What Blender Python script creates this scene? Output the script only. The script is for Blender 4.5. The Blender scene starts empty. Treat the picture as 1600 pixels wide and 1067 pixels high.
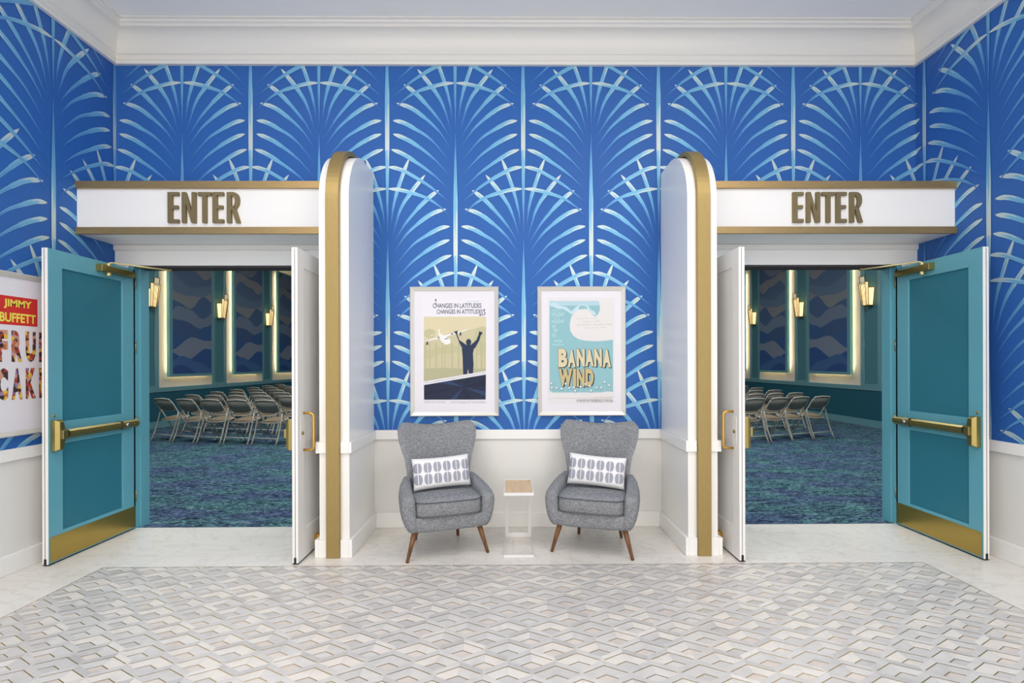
import bpy, bmesh, math, random
from mathutils import Vector, Matrix
random.seed(7)
SC = bpy.context.scene
COL = SC.collection
PI = math.pi

# ------------------------------------------------------------------ camera
CAM_H = 1.535
cd = bpy.data.cameras.new('camera')
cd.sensor_fit = 'HORIZONTAL'; cd.sensor_width = 36.0
cd.lens = 18.0
cd.shift_x = -7.8 / 1600
cd.shift_y = 35.5 / 1600
cd.clip_start = 0.05; cd.clip_end = 200
cam = bpy.data.objects.new('camera', cd); COL.objects.link(cam)
cam.matrix_world = (Matrix.Translation((0, 0, CAM_H)) @ Matrix.Rotation(-0.0085, 4, 'Z')
                    @ Matrix.Rotation(PI / 2, 4, 'X') @ Matrix.Rotation(-0.003, 4, 'Z'))
SC.camera = cam
vs = SC.view_settings
vs.view_transform = 'Standard'; vs.look = 'None'; vs.gamma = 1.0; vs.use_curve_mapping = False
vs.exposure = 0.19

# ------------------------------------------------------------------ world and large lights
w = bpy.data.worlds.new('world'); SC.world = w; w.use_nodes = True
bg = w.node_tree.nodes['Background']
bg.inputs[0].default_value = (1.0, 0.95, 0.88, 1); bg.inputs[1].default_value = 1.9


def area(name, loc, rot, sx, sy, power, col=(1, 1, 1)):
    l = bpy.data.lights.new(name, 'AREA'); l.shape = 'RECTANGLE'; l.size = sx; l.size_y = sy
    l.energy = power; l.color = col
    o = bpy.data.objects.new(name, l); o.location = loc; o.rotation_euler = rot; COL.objects.link(o)
    return o


area('lobby_ceiling_light', (-1.9, 1.6, 4.62), (0, 0, 0), 1.4, 1.2, 50, (1, 0.96, 0.91))
area('lobby_ceiling_light', (2.0, 1.6, 4.62), (0, 0, 0), 1.4, 1.2, 50, (1, 0.96, 0.91))
area('lobby_ceiling_light', (0.05, 0.1, 4.62), (0, 0, 0), 2.4, 0.8, 22, (1, 0.96, 0.91))
area('ballroom_ceiling_light', (-4.6, 8.4, 5.9), (0, 0, 0), 3.0, 3.0, 260, (0.95, 0.98, 1.0))
area('ballroom_ceiling_light', (4.6, 8.4, 5.9), (0, 0, 0), 3.0, 3.0, 260, (0.95, 0.98, 1.0))
area('ballroom_ceiling_light', (0.0, 16.5, 5.9), (0, 0, 0), 10.0, 4.0, 330, (1.0, 0.95, 0.88))


# ------------------------------------------------------------------ materials
def lin(c):
    c = c / 255.0
    return c / 12.92 if c <= 0.04045 else ((c + 0.055) / 1.055) ** 2.4


def rgb(r, g, b):
    return (lin(r), lin(g), lin(b), 1)


def mat(name, col, rough=0.5, metal=0.0, spec=0.5, emit=None, es=0.0):
    m = bpy.data.materials.new(name); m.use_nodes = True
    b = m.node_tree.nodes['Principled BSDF']
    b.inputs['Base Color'].default_value = col
    b.inputs['Roughness'].default_value = rough
    b.inputs['Metallic'].default_value = metal
    b.inputs['Specular IOR Level'].default_value = spec
    if emit:
        b.inputs['Emission Color'].default_value = emit
        b.inputs['Emission Strength'].default_value = es
    return m


def N(m, t, **kw):
    n = m.node_tree.nodes.new(t)
    for k, v in kw.items():
        setattr(n, k, v)
    return n


def L(m, a, b):
    m.node_tree.links.new(a, b)


def math_n(m, op, a, b=None, c=None):
    n = N(m, 'ShaderNodeMath', operation=op)
    for i, v in enumerate((a, b, c)):
        if v is None:
            continue
        if isinstance(v, (int, float)):
            n.inputs[i].default_value = v
        else:
            L(m, v, n.inputs[i])
    return n.outputs[0]


def coords(m, scale=(1, 1, 1), rot=(0, 0, 0), kind='Object'):
    tc = N(m, 'ShaderNodeTexCoord'); mp = N(m, 'ShaderNodeMapping')
    mp.inputs['Scale'].default_value = scale; mp.inputs['Rotation'].default_value = rot
    L(m, tc.outputs[kind], mp.inputs[0])
    return mp.outputs[0]


def noise(m, vec, scale, detail=4, rough=0.6, dist=0.0):
    n = N(m, 'ShaderNodeTexNoise')
    n.inputs['Scale'].default_value = scale; n.inputs['Detail'].default_value = detail
    n.inputs['Roughness'].default_value = rough; n.inputs['Distortion'].default_value = dist
    L(m, vec, n.inputs['Vector'])
    return n.outputs['Fac']


def ramp(m, fac, stops, interp='LINEAR'):
    r = N(m, 'ShaderNodeValToRGB'); r.color_ramp.interpolation = interp
    e = r.color_ramp.elements
    while len(e) < len(stops):
        e.new(0.5)
    for i, (p, c) in enumerate(stops):
        e[i].position = p; e[i].color = c
    L(m, fac, r.inputs[0])
    return r.outputs[0]


def mix(m, fac, a, b, mode='MIX'):
    n = N(m, 'ShaderNodeMix', data_type='RGBA', blend_type=mode)
    for v, i in ((fac, 0), (a, 6), (b, 7)):
        if isinstance(v, (int, float)):
            n.inputs[i].default_value = v
        elif isinstance(v, tuple):
            n.inputs[i].default_value = v
        else:
            L(m, v, n.inputs[i])
    return n.outputs[2]


def setcol(m, out):
    L(m, out, m.node_tree.nodes['Principled BSDF'].inputs['Base Color'])


def bump(m, h, strength=0.2, dist=0.002):
    b = N(m, 'ShaderNodeBump'); b.inputs['Strength'].default_value = strength
    b.inputs['Distance'].default_value = dist
    L(m, h, b.inputs['Height']); L(m, b.outputs[0], m.node_tree.nodes['Principled BSDF'].inputs['Normal'])


M = {}
M['white_paint'] = mat('white_paint', rgb(228, 227, 224), 0.42)
M['white_satin'] = mat('white_satin', rgb(240, 239, 237), 0.28)
M['ceiling_paint'] = mat('ceiling_paint', rgb(240, 240, 238), 0.7)
M['crown_paint'] = mat('crown_paint', rgb(228, 226, 221), 0.25)
M['sign_white'] = mat('sign_white', rgb(236, 235, 234), 0.45)
M['black'] = mat('black', rgb(22, 22, 24), 0.5)
M['dark_line'] = mat('dark_line', rgb(60, 50, 48), 0.6)

m = M['brushed_brass'] = mat('brushed_brass', rgb(181, 150, 92), 0.5, 0.7)
n1 = noise(m, coords(m, (60, 60, 2)), 6, 2)
setcol(m, ramp(m, n1, [(0.3, rgb(160, 138, 88)), (0.7, rgb(172, 149, 98))]))
m = M['sign_brass'] = mat('sign_brass', rgb(176, 148, 98), 0.45, 0.8)
n1 = noise(m, coords(m, (2, 60, 60)), 6, 2)
setcol(m, ramp(m, n1, [(0.3, rgb(168, 141, 96)), (0.7, rgb(186, 158, 110))]))
M['letter_bronze'] = mat('letter_bronze', rgb(134, 118, 84), 0.5, 0.55)
M['kick_brass'] = mat('kick_brass', rgb(190, 163, 88), 0.3, 0.9)
M['hardware_brass'] = mat('hardware_brass', rgb(164, 148, 92), 0.33, 0.9)
M['pull_brass'] = mat('pull_brass', rgb(214, 166, 74), 0.25, 0.9)
M['pale_brass'] = mat('pale_brass', rgb(226, 212, 150), 0.35, 0.6)
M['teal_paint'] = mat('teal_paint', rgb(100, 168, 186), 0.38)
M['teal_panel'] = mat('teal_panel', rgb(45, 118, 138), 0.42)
M['ball_frame'] = mat('ball_frame', rgb(96, 142, 150), 0.5)
M['ball_recess'] = mat('ball_recess', rgb(70, 118, 128), 0.55)
M['ball_dado'] = mat('ball_dado', rgb(18, 82, 98), 0.6)
M['ball_side'] = mat('ball_side', rgb(128, 190, 192), 0.5)
M['niche_cream'] = mat('niche_cream', rgb(208, 200, 186), 0.6)
M['ball_ceiling'] = mat('ball_ceiling', rgb(150, 160, 165), 0.8)
M['warm_strip'] = mat('warm_strip', rgb(255, 220, 160), 0.5, emit=rgb(255, 218, 168), es=42.0)
M['sconce_glass'] = mat('sconce_glass', rgb(255, 235, 190), 0.3, emit=rgb(255, 216, 148), es=1.05)
M['sconce_glass_top'] = mat('sconce_glass_top', rgb(215, 210, 185), 0.3, emit=rgb(255, 225, 170), es=0.25)
M['sconce_metal'] = mat('sconce_metal', rgb(120, 98, 52), 0.35, 0.9)
M['chair_beige'] = mat('chair_beige', rgb(196, 186, 170), 0.38)
M['chair_plastic'] = mat('chair_plastic', rgb(128, 124, 114), 0.35)
M['chair_seat'] = mat('chair_seat', rgb(134, 118, 94), 0.6)
M['table_white'] = mat('table_white', rgb(226, 226, 226), 0.35)
M['frame_silver'] = mat('frame_silver', rgb(216, 214, 208), 0.35, 0.25)
M['mat_board'] = mat('mat_board', rgb(226, 224, 232), 0.7)
M['paper'] = mat('paper', rgb(228, 226, 234), 0.7)
M['grout'] = mat('grout', rgb(206, 204, 200), 0.7)
M['mosaic_brass'] = mat('mosaic_brass', rgb(176, 148, 92), 0.35, 0.8)

# wallpaper ground and foil fronds
m = M['wallpaper'] = mat('wallpaper', rgb(48, 98, 174), 0.5, spec=0.25)
n1 = noise(m, coords(m), 0.7, 1)
setcol(m, ramp(m, n1, [(0.3, rgb(50, 98, 171)), (0.7, rgb(42, 99, 176))]))
m = M['frond_foil'] = mat('frond_foil', rgb(170, 215, 240), 0.5, 0.3, spec=0.35)
at = N(m, 'ShaderNodeAttribute', attribute_name='along'); ac = N(m, 'ShaderNodeAttribute', attribute_name='across')
cv = N(m, 'ShaderNodeCombineXYZ')
L(m, math_n(m, 'MULTIPLY', at.outputs['Fac'], 3.0), cv.inputs[0]); L(m, math_n(m, 'MULTIPLY', ac.outputs['Fac'], 2.2), cv.inputs[1])
L(m, N(m, 'ShaderNodeObjectInfo').outputs['Random'], cv.inputs[2])
tn = noise(m, cv.outputs[0], 2.3, 2)
t2 = math_n(m, 'ADD', at.outputs['Fac'], math_n(m, 'MULTIPLY', math_n(m, 'SUBTRACT', tn, 0.5), 0.5))
t2 = math_n(m, 'ADD', t2, math_n(m, 'MULTIPLY', math_n(m, 'SUBTRACT', ac.outputs['Fac'], 0.5), 0.14))
# a darker brush line along the middle of each stroke
mid_ = math_n(m, 'LESS_THAN', math_n(m, 'ABSOLUTE', math_n(m, 'SUBTRACT', ac.outputs['Fac'], 0.44)), 0.1)
t2 = math_n(m, 'SUBTRACT', t2, math_n(m, 'MULTIPLY', mid_, 0.13))
setcol(m, ramp(m, t2, [(0.02, rgb(46, 94, 170)), (0.16, rgb(84, 142, 208)), (0.38, rgb(108, 172, 214)),
                       (0.66, rgb(126, 188, 220)), (0.72, rgb(186, 210, 214)), (1.0, rgb(202, 216, 215))]))
# metallic part fades toward the root of the stroke
L(m, math_n(m, 'MINIMUM', math_n(m, 'MULTIPLY', at.outputs['Fac'], 1.0), 0.3), m.node_tree.nodes['Principled BSDF'].inputs['Metallic'])

# marble of the lobby floor: large slabs with faint joints
m = M['marble_floor'] = mat('marble_floor', rgb(226, 222, 215), 0.3)
co = coords(m)
v1 = noise(m, coords(m, (1, 1.8, 1), (0, 0, 0.5)), 2.2, 8, 0.62, 1.6)
v2 = noise(m, co, 0.9, 3)
c1 = ramp(m, v1, [(0.0, rgb(236, 232, 226)), (0.47, rgb(236, 232, 226)), (0.5, rgb(214, 209, 202)), (0.53, rgb(236, 232, 226)), (1, rgb(230, 226, 220))])
c2 = mix(m, 0.35, c1, ramp(m, v2, [(0.3, rgb(220, 214, 205)), (0.7, rgb(232, 229, 224))]))
br = N(m, 'ShaderNodeTexBrick')
br.inputs['Scale'].default_value = 1.0; br.inputs['Mortar Size'].default_value = 0.0016
br.inputs['Brick Width'].default_value = 0.92; br.inputs['Row Height'].default_value = 0.46
br.inputs['Color1'].default_value = (1, 1, 1, 1); br.inputs['Color2'].default_value = (0.97, 0.97, 0.97, 1)
br.inputs['Mortar'].default_value = (0.72, 0.71, 0.70, 1)
L(m, co, br.inputs['Vector'])
setcol(m, mix(m, 1.0, c2, br.outputs['Color'], 'MULTIPLY'))

# mosaic marble, each tile keeps its own stone shade
m = M['mosaic_marble'] = mat('mosaic_marble', rgb(200, 200, 198), 0.32)
at = N(m, 'ShaderNodeAttribute', attribute_name='shade')
v1 = noise(m, coords(m, (1, 1, 1)), 9, 5, 0.6, 0.6)
base = ramp(m, at.outputs['Fac'], [(0.0, rgb(194, 191, 188)), (0.35, rgb(205, 202, 199)), (0.62, rgb(214, 211, 207)), (0.85, rgb(229, 223, 215)), (1, rgb(214, 203, 194))])
setcol(m, mix(m, 0.55, base, ramp(m, v1, [(0.3, (0.78, 0.78, 0.79, 1)), (0.55, (1, 1, 1, 1))]), 'MULTIPLY'))

# carpet: streaks of navy, blue and sea green
m = M['carpet'] = mat('carpet', rgb(30, 60, 90), 0.95, spec=0.1)
big = noise(m, coords(m, (0.8, 2.0, 1), (0, 0, 0.25)), 1.3, 4, 0.65, 0.6)
fine = noise(m, coords(m, (1.0, 3.0, 1), (0, 0, 0.14)), 19, 6, 0.8, 0.6)
f2 = noise(m, coords(m, (1.0, 2.6, 1), (0, 0, 0.3)), 4.5, 5, 0.75, 1.4)
sm = math_n(m, 'ADD', math_n(m, 'MULTIPLY', fine, 0.68), math_n(m, 'MULTIPLY', f2, 0.32))
ca = ramp(m, sm, [(0.44, rgb(26, 30, 48)), (0.475, rgb(36, 54, 74)), (0.505, rgb(58, 96, 108)), (0.54, rgb(94, 144, 142)), (0.6, rgb(132, 172, 164))])
cb = ramp(m, sm, [(0.44, rgb(28, 28, 46)), (0.475, rgb(46, 52, 72)), (0.505, rgb(60, 84, 122)), (0.54, rgb(88, 112, 146)), (0.6, rgb(134, 138, 142))])
setcol(m, mix(m, ramp(m, big, [(0.42, (0, 0, 0, 1)), (0.6, (1, 1, 1, 1))]), ca, cb))

# tweed upholstery
m = M['tweed'] = mat('tweed', rgb(122, 128, 136), 0.9, spec=0.2)
a1 = noise(m, coords(m, (1, 1, 7)), 45, 3, 0.7)
a2 = noise(m, coords(m, (7, 4, 1)), 45, 3, 0.7)
a3 = noise(m, coords(m), 260, 2, 0.6)
s1 = math_n(m, 'ADD', math_n(m, 'MULTIPLY', a1, 0.4), math_n(m, 'ADD', math_n(m, 'MULTIPLY', a2, 0.4), math_n(m, 'MULTIPLY', a3, 0.2)))
setcol(m, ramp(m, s1, [(0.36, rgb(86, 90, 97)), (0.5, rgb(130, 133, 138)), (0.62, rgb(178, 179, 180))]))
bump(m, s1, 0.5, 0.003)
M['tweed_piping'] = mat('tweed_piping', rgb(84, 88, 96), 0.9)

m = M['walnut'] = mat('walnut', rgb(128, 78, 42), 0.4)
setcol(m, ramp(m, noise(m, coords(m, (8, 8, 1.2)), 6, 4), [(0.35, rgb(98, 64, 36)), (0.65, rgb(142, 98, 60))]))
m = M['oak_top'] = mat('oak_top', rgb(212, 182, 144), 0.45)
setcol(m, ramp(m, noise(m, coords(m, (9, 0.8, 1)), 7, 4), [(0.3, rgb(200, 166, 126)), (0.7, rgb(224, 196, 160))]))

# pillow cloth with two rows of six feathered blue ovals
m = M['pillow_cloth'] = mat('pillow_cloth', rgb(232, 232, 234), 0.9, spec=0.2)
tc = N(m, 'ShaderNodeTexCoord'); sp = N(m, 'ShaderNodeSeparateXYZ'); L(m, tc.outputs['Object'], sp.inputs[0])
px_, pz_ = sp.outputs[0], sp.outputs[2]
uu = math_n(m, 'DIVIDE', math_n(m, 'ADD', px_, 0.24), 0.079)
uf = math_n(m, 'SUBTRACT', math_n(m, 'FRACT', uu), 0.5)
vv = math_n(m, 'DIVIDE', math_n(m, 'ADD', pz_, 0.092), 0.092)
vf = math_n(m, 'SUBTRACT', math_n(m, 'FRACT', vv), 0.5)
ex = math_n(m, 'POWER', math_n(m, 'ABSOLUTE', math_n(m, 'DIVIDE', uf, 0.42)), 2.4)
ey = math_n(m, 'POWER', math_n(m, 'ABSOLUTE', math_n(m, 'DIVIDE', vf, 0.455)), 2.4)
oval = math_n(m, 'LESS_THAN', math_n(m, 'ADD', ex, ey), 1.0)
rows = math_n(m, 'MULTIPLY', math_n(m, 'GREATER_THAN', vv, 0.0), math_n(m, 'LESS_THAN', vv, 2.0))
cols = math_n(m, 'MULTIPLY', math_n(m, 'GREATER_THAN', uu, 0.02), math_n(m, 'LESS_THAN', uu, 6.05))
stem = math_n(m, 'GREATER_THAN', math_n(m, 'ABSOLUTE', uf), 0.035)
barb = math_n(m, 'GREATER_THAN', math_n(m, 'SINE', math_n(m, 'MULTIPLY', math_n(m, 'SUBTRACT', vf, math_n(m, 'MULTIPLY', math_n(m, 'ABSOLUTE', uf), 0.5)), 62.0)), -0.45)
mk = math_n(m, 'MULTIPLY', math_n(m, 'MULTIPLY', oval, rows), math_n(m, 'MULTIPLY', math_n(m, 'MULTIPLY', cols, stem), barb))
front = math_n(m, 'LESS_THAN', sp.outputs[1], 0.004)
setcol(m, mix(m, math_n(m, 'MULTIPLY', mk, front), rgb(234, 233, 234), rgb(88, 96, 128)))

FLAT = {}


def flat(r, g, b):
    k = (r, g, b)
    if k not in FLAT:
        FLAT[k] = mat('ink_%d_%d_%d' % k, rgb(r, g, b), 0.65, spec=0.3)
    return FLAT[k]


m = M['collage'] = mat('collage', rgb(150, 80, 60), 0.6)
vo = N(m, 'ShaderNodeTexVoronoi'); vo.inputs['Scale'].default_value = 38; L(m, coords(m), vo.inputs['Vector'])
hs = N(m, 'ShaderNodeSeparateColor'); L(m, vo.outputs['Color'], hs.inputs[0])
setcol(m, ramp(m, hs.outputs[0], [(0.0, rgb(52, 34, 34)), (0.2, rgb(164, 60, 48)), (0.4, rgb(226, 186, 60)), (0.52, rgb(208, 150, 130)),
                                  (0.68, rgb(72, 50, 48)), (0.8, rgb(196, 110, 70)), (0.92, rgb(150, 130, 176))], 'CONSTANT'))


# ------------------------------------------------------------------ mesh helpers
class MB:
    def __init__(self):
        self.v = []; self.f = []; self.m = []; self.s = []; self.mats = []; self.attr = {}

    def mi(self, mt):
        if mt not in self.mats:
            self.mats.append(mt)
        return self.mats.index(mt)

    def add(self, vs, fs, mt, smooth=False, attrs=None):
        o = len(self.v)
        self.v += [tuple(p) for p in vs]
        k = self.mi(mt)
        for f in fs:
            self.f.append([o + i for i in f]); self.m.append(k); self.s.append(smooth)
        if attrs:
            for a, vals in attrs.items():
                d = self.attr.setdefault(a, {})
                for i, x in enumerate(vals):
                    d[o + i] = x
        return self

    def box(self, x0, x1, y0, y1, z0, z1, mt):
        if x0 > x1: x0, x1 = x1, x0
        if y0 > y1: y0, y1 = y1, y0
        vs = [(x0, y0, z0), (x1, y0, z0), (x1, y1, z0), (x0, y1, z0), (x0, y0, z1), (x1, y0, z1), (x1, y1, z1), (x0, y1, z1)]
        fs = [(0, 3, 2, 1), (4, 5, 6, 7), (0, 1, 5, 4), (1, 2, 6, 5), (2, 3, 7, 6), (3, 0, 4, 7)]
        return self.add(vs, fs, mt)

    def prism(self, poly, a, b, mt, fn):
        """poly: 2-D outline; fn(u, v, t) gives the point; extruded from t=a to t=b."""
        n = len(poly)
        vs = [fn(u, v, a) for u, v in poly] + [fn(u, v, b) for u, v in poly]
        fs = [list(range(n)), list(range(2 * n - 1, n - 1, -1))] + [(i, (i + 1) % n, n + (i + 1) % n, n + i) for i in range(n)]
        return self.add(vs, fs, mt)

    def rings(self, rs, mt, smooth=True, cap=True, closed=True, attrs=None):
        n = len(rs[0]); vs = [p for r in rs for p in r]; fs = []
        for i in range(len(rs) - 1):
            for j in range(n if closed else n - 1):
                k = (j + 1) % n
                fs.append((i * n + j, i * n + k, (i + 1) * n + k, (i + 1) * n + j))
        if cap and closed:
            fs.append(list(range(n - 1, -1, -1))); fs.append([(len(rs) - 1) * n + j for j in range(n)])
        return self.add(vs, fs, mt, smooth, attrs)

    def tube(self, pts, r, mt, n=10, smooth=True, rs=None):
        pts = [Vector(p) for p in pts]; out = []
        prev = None
        for i, p in enumerate(pts):
            t = (pts[min(i + 1, len(pts) - 1)] - pts[max(i - 1, 0)]).normalized()
            if prev is None:
                a = Vector((0, 0, 1)) if abs(t.z) < 0.9 else Vector((0, 1, 0))
                u = t.cross(a).normalized()
            else:
                u = (prev - t * prev.dot(t)).normalized()
            prev = u; v = t.cross(u)
            rr = rs[i] if rs else r
            out.append([p + (u * math.cos(2 * PI * k / n) + v * math.sin(2 * PI * k / n)) * rr for k in range(n)])
        return self.rings(out, mt, smooth)

    def build(self, name, parent=None, bevel=0, seg=2, loc=None, subsurf=0):
        me = bpy.data.meshes.new(name)
        me.from_pydata([tuple(p) for p in self.v], [], self.f)
        for mt in self.mats:
            me.materials.append(mt)
        me.polygons.foreach_set('material_index', self.m)
        me.polygons.foreach_set('use_smooth', self.s)
        for a, d in self.attr.items():
            at = me.attributes.new(a, 'FLOAT', 'POINT')
            for i, x in d.items():
                at.data[i].value = x
        me.update()
        bm = bmesh.new(); bm.from_mesh(me); 
        if not self.attr:
            bmesh.ops.recalc_face_normals(bm, faces=bm.faces)
        bm.to_mesh(me); bm.free()
        o = bpy.data.objects.new(name, me); COL.objects.link(o)
        if parent:
            o.parent = parent
        if loc:
            o.location = loc
        if bevel:
            b = o.modifiers.new('bevel', 'BEVEL'); b.width = bevel; b.segments = seg; b.limit_method = 'ANGLE'; b.angle_limit = 0.7
        if subsurf:
            s = o.modifiers.new('sub', 'SUBSURF'); s.levels = subsurf; s.render_levels = subsurf
        return o


def BX(*a):
    return MB().box(*a)


def empty(name, loc=(0, 0, 0), rz=0):
    o = bpy.data.objects.new(name, None); COL.objects.link(o)
    o.location = loc; o.rotation_euler = (0, 0, rz); o.empty_display_size = 0.1
    return o


def tag(o, label, cat, group=None):
    o['label'] = label; o['category'] = cat
    if group:
        o['group'] = group
    return o


def struct(o, label=None):
    o['kind'] = 'structure'
    if label:
        o['label'] = label
    return o


def kids(o):
    return [c for c in bpy.data.objects if c.parent == o]


def copy_tree(o, parent=None):
    c = o.copy(); COL.objects.link(c); c.parent = parent
    for ch in kids(o):
        copy_tree(ch, c)
    return c


GLYPH = {}


def text_geo(s, bold=0.0):
    k = (s, bold)
    if k in GLYPH:
        return GLYPH[k]
    cu = bpy.data.curves.new('t', 'FONT'); cu.body = s; cu.size = 1; cu.offset = bold; cu.fill_mode = 'FRONT'; cu.resolution_u = 3
    ob = bpy.data.objects.new('t', cu); COL.objects.link(ob)
    bpy.context.view_layer.update()
    dg = bpy.context.evaluated_depsgraph_get()
    me = bpy.data.meshes.new_from_object(ob.evaluated_get(dg))
    vs = [(v.co.x, v.co.y) for v in me.vertices]; fs = [list(p.vertices) for p in me.polygons]
    bpy.data.objects.remove(ob); bpy.data.curves.remove(cu); bpy.data.meshes.remove(me)
    x0 = min(v[0] for v in vs); x1 = max(v[0] for v in vs); y0 = min(v[1] for v in vs); y1 = max(v[1] for v in vs)
    vs = [((x - x0) / (x1 - x0), (y - y0) / (y1 - y0)) for x, y in vs]
    GLYPH[k] = (vs, fs)
    return GLYPH[k]


# ------------------------------------------------------------------ the room's main numbers
C = 0.05                 # middle of the lobby
D = 4.85                 # back wall
XL, XR = -3.73, 3.85     # side walls
YB = -0.9                # open end of the lobby behind the camera
ZC = 4.68                # ceiling
OUT, INN = 3.602, 1.745  # door opening from the middle
HEAD = 2.47
BXL, BXR, BYE, BZ = -8.70, 8.66, 25.0, 6.0   # ballroom

# floors
struct(BX(XL - 0.1, XR + 0.1, YB, D + 0.02, -0.1, 0.0, M['marble_floor']).build('floor'))
struct(BX(BXL - 0.1, BXR + 0.1, D + 0.02, BYE, -0.1, 0.0, M['carpet']).build('floor_ballroom'))
struct(BX(XL - 0.1, XR + 0.1, YB, D, ZC, ZC + 0.1, M['ceiling_paint']).build('ceiling'))

# ---- mosaic inset: elongated hexagons of marble chevrons and brass inlay
mo = MB()
MX0, MX1, MY0, MY1 = -3.115, 3.155, -0.85, 3.915
mo.add([(MX0, MY0, 0.0006), (MX1, MY0, 0.0006), (MX1, MY1, 0.0006), (MX0, MY1, 0.0006)], [(0, 1, 2, 3)], M['grout'], attrs={'shade': [0.5] * 4})


def clip_poly(p):
    for ax, lim, sgn in ((0, MX0 + 0.004, 1), (0, MX1 - 0.004, -1), (1, MY0, 1), (1, MY1 - 0.004, -1)):
        q = []
        for i in range(len(p)):
            a, b = p[i - 1], p[i]
            da, db = (a[ax] - lim) * sgn, (b[ax] - lim) * sgn
            if (da >= 0) != (db >= 0):
                t = da / (da - db); q.append((a[0] + (b[0] - a[0]) * t, a[1] + (b[1] - a[1]) * t))
            if db >= 0:
                q.append(b)
        p = q
        if len(p) < 3:
            return None
    return p


def shrink(p, g):
    cx = sum(a[0] for a in p) / len(p); cy = sum(a[1] for a in p) / len(p)
    out = []
    n = len(p)
    area2 = sum(p[i - 1][0] * p[i][1] - p[i][0] * p[i - 1][1] for i in range(n))
    sg = 1 if area2 > 0 else -1
    for i in range(n):
        a, b, c = Vector(p[i - 1]), Vector(p[i]), Vector(p[(i + 1) % n])
        d1 = (b - a).normalized(); d2 = (c - b).normalized()
        n1 = Vector((-d1.y, d1.x)) * sg; n2 = Vector((-d2.y, d2.x)) * sg
        k = n1 + n2
        den = 1 + n1.dot(n2)
        out.append(tuple(b + k * (g / max(den, 0.3))))
    return out


def mtile(p, z, mt, sh, gap=0.0012):
    if gap:
        p = shrink(p, gap)
    p = clip_poly(p)
    if p:
        mo.add([(a, b, z) for a, b in p], [list(range(len(p)))], mt, attrs={'shade': [sh] * len(p)})


HP, RS, DR = 0.1220, 0.1120, 0.0705
SV = RS - DR
KR = 0.45
RNG = random.Random(3)
gx, gy = -0.030, 2.8246      # a brass V apex
for j in range(-42, 12):
    for i in range(-28, 29):
        ax = gx + (i + (0.5 if j % 2 else 0)) * 2 * HP
        ay = gy + j * RS
        if ax < MX0 - HP or ax > MX1 + HP or ay < MY0 - 0.1 or ay > MY1 + 0.2:
            continue
        pick = lambda g: (RNG.choice([0.0, 0.3, 0.35, 0.45, 0.6]) if g < 0.93 else 0.8)
        for s in (-1, 1):
            # chevron band above the V
            mtile([(ax, ay), (ax, ay + SV), (ax + s * HP, ay + SV - DR), (ax + s * HP, ay - DR)], 0.0012, M['mosaic_marble'], pick(RNG.random()))
            # outer half of the rhombus
            h = 2 * DR * KR
            top = ay - 2 * DR + h
            sx = HP * KR
            mtile([(ax, ay), (ax + s * HP, ay - DR), (ax + s * sx, ay - 2 * DR + h / 2), (ax, top)], 0.0012, M['mosaic_marble'],
                  0.88 if RNG.random() < 0.33 else RNG.uniform(0.25, 0.8))
            # brass strips
            w_ = 0.0028
            e = 0.9
            mtile([(ax, ay + w_), (ax + s * HP * e, ay + w_ - DR * e), (ax + s * HP * e, ay - w_ - DR * e), (ax, ay - w_)], 0.0018, M['mosaic_brass'], 0, 0)
            mtile([(ax, top + w_), (ax + s * sx, top + w_ - h / 2), (ax + s * sx, top - w_ - h / 2), (ax, top - w_)], 0.0018, M['mosaic_brass'], 0, 0)
        mtile([(ax, top), (ax + sx, top - h / 2), (ax, top - h), (ax - sx, top - h / 2)], 0.0012, M['mosaic_marble'],
              RNG.choice([0.1, 0.3, 0.6, 0.95, 1.0]))
for a in ((MX0, MX0 + 0.004, MY0, MY1), (MX1 - 0.004, MX1, MY0, MY1), (MX0, MX1, MY1 - 0.004, MY1)):
    mo.add([(a[0], a[2], 0.002), (a[1], a[2], 0.002), (a[1], a[3], 0.002), (a[0], a[3], 0.002)], [(0, 1, 2, 3)], M['mosaic_brass'], attrs={'shade': [0] * 4})
struct(mo.build('floor_mosaic'))

# ---- wallpaper fronds
PXM = 1 / 165.0
FR = [  # tip -> root, in wallpaper units (165 to the metre), x outward, y down from the stem joint
    ([(34, 10.7), (24, 36), (14, 66), (8, 92), (4.7, 117)], 4.2),
    ([(58.8, 36.5), (36, 65), (19.6, 92), (7, 133)], 4.8),
    ([(80, 60.6), (66, 71), (48.5, 88), (26, 115), (8.2, 143.7)], 4.8),
    ([(91.5, 90), (72, 96), (52.6, 108.7), (28, 131), (7.6, 160)], 4.8),
    ([(97, 117), (82, 120), (63, 130), (38, 147), (7.2, 183)], 4.8),
    ([(97, 138), (82, 143.5), (63, 154), (36, 174.6), (7.2, 205.6)], 4.8),
    ([(100, 162), (84, 168), (63, 181), (36, 200.5), (8.5, 227)], 4.8),
    ([(105.6, 189.5), (92, 191.5), (76, 198), (45.7, 216), (26, 231), (8.2, 246)], 4.6),
    ([(105.6, 223.5), (88, 225), (66, 230.5), (43, 239), (24, 252), (8.2, 268)], 4.4),
]


def catmull(P, n):
    P = [Vector(p) for p in P]
    P = [P[0] * 2 - P[1]] + P + [P[-1] * 2 - P[-2]]
    out = []
    for i in range(1, len(P) - 2):
        for k in range(n):
            t = k / n
            a, b, c, d = P[i - 1], P[i], P[i + 1], P[i + 2]
            out.append(0.5 * ((2 * b) + (c - a) * t + (2 * a - 5 * b + 4 * c - d) * t * t + (3 * b - a - 3 * c + d) * t ** 3))
    out.append(P[-2])
    return out


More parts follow.
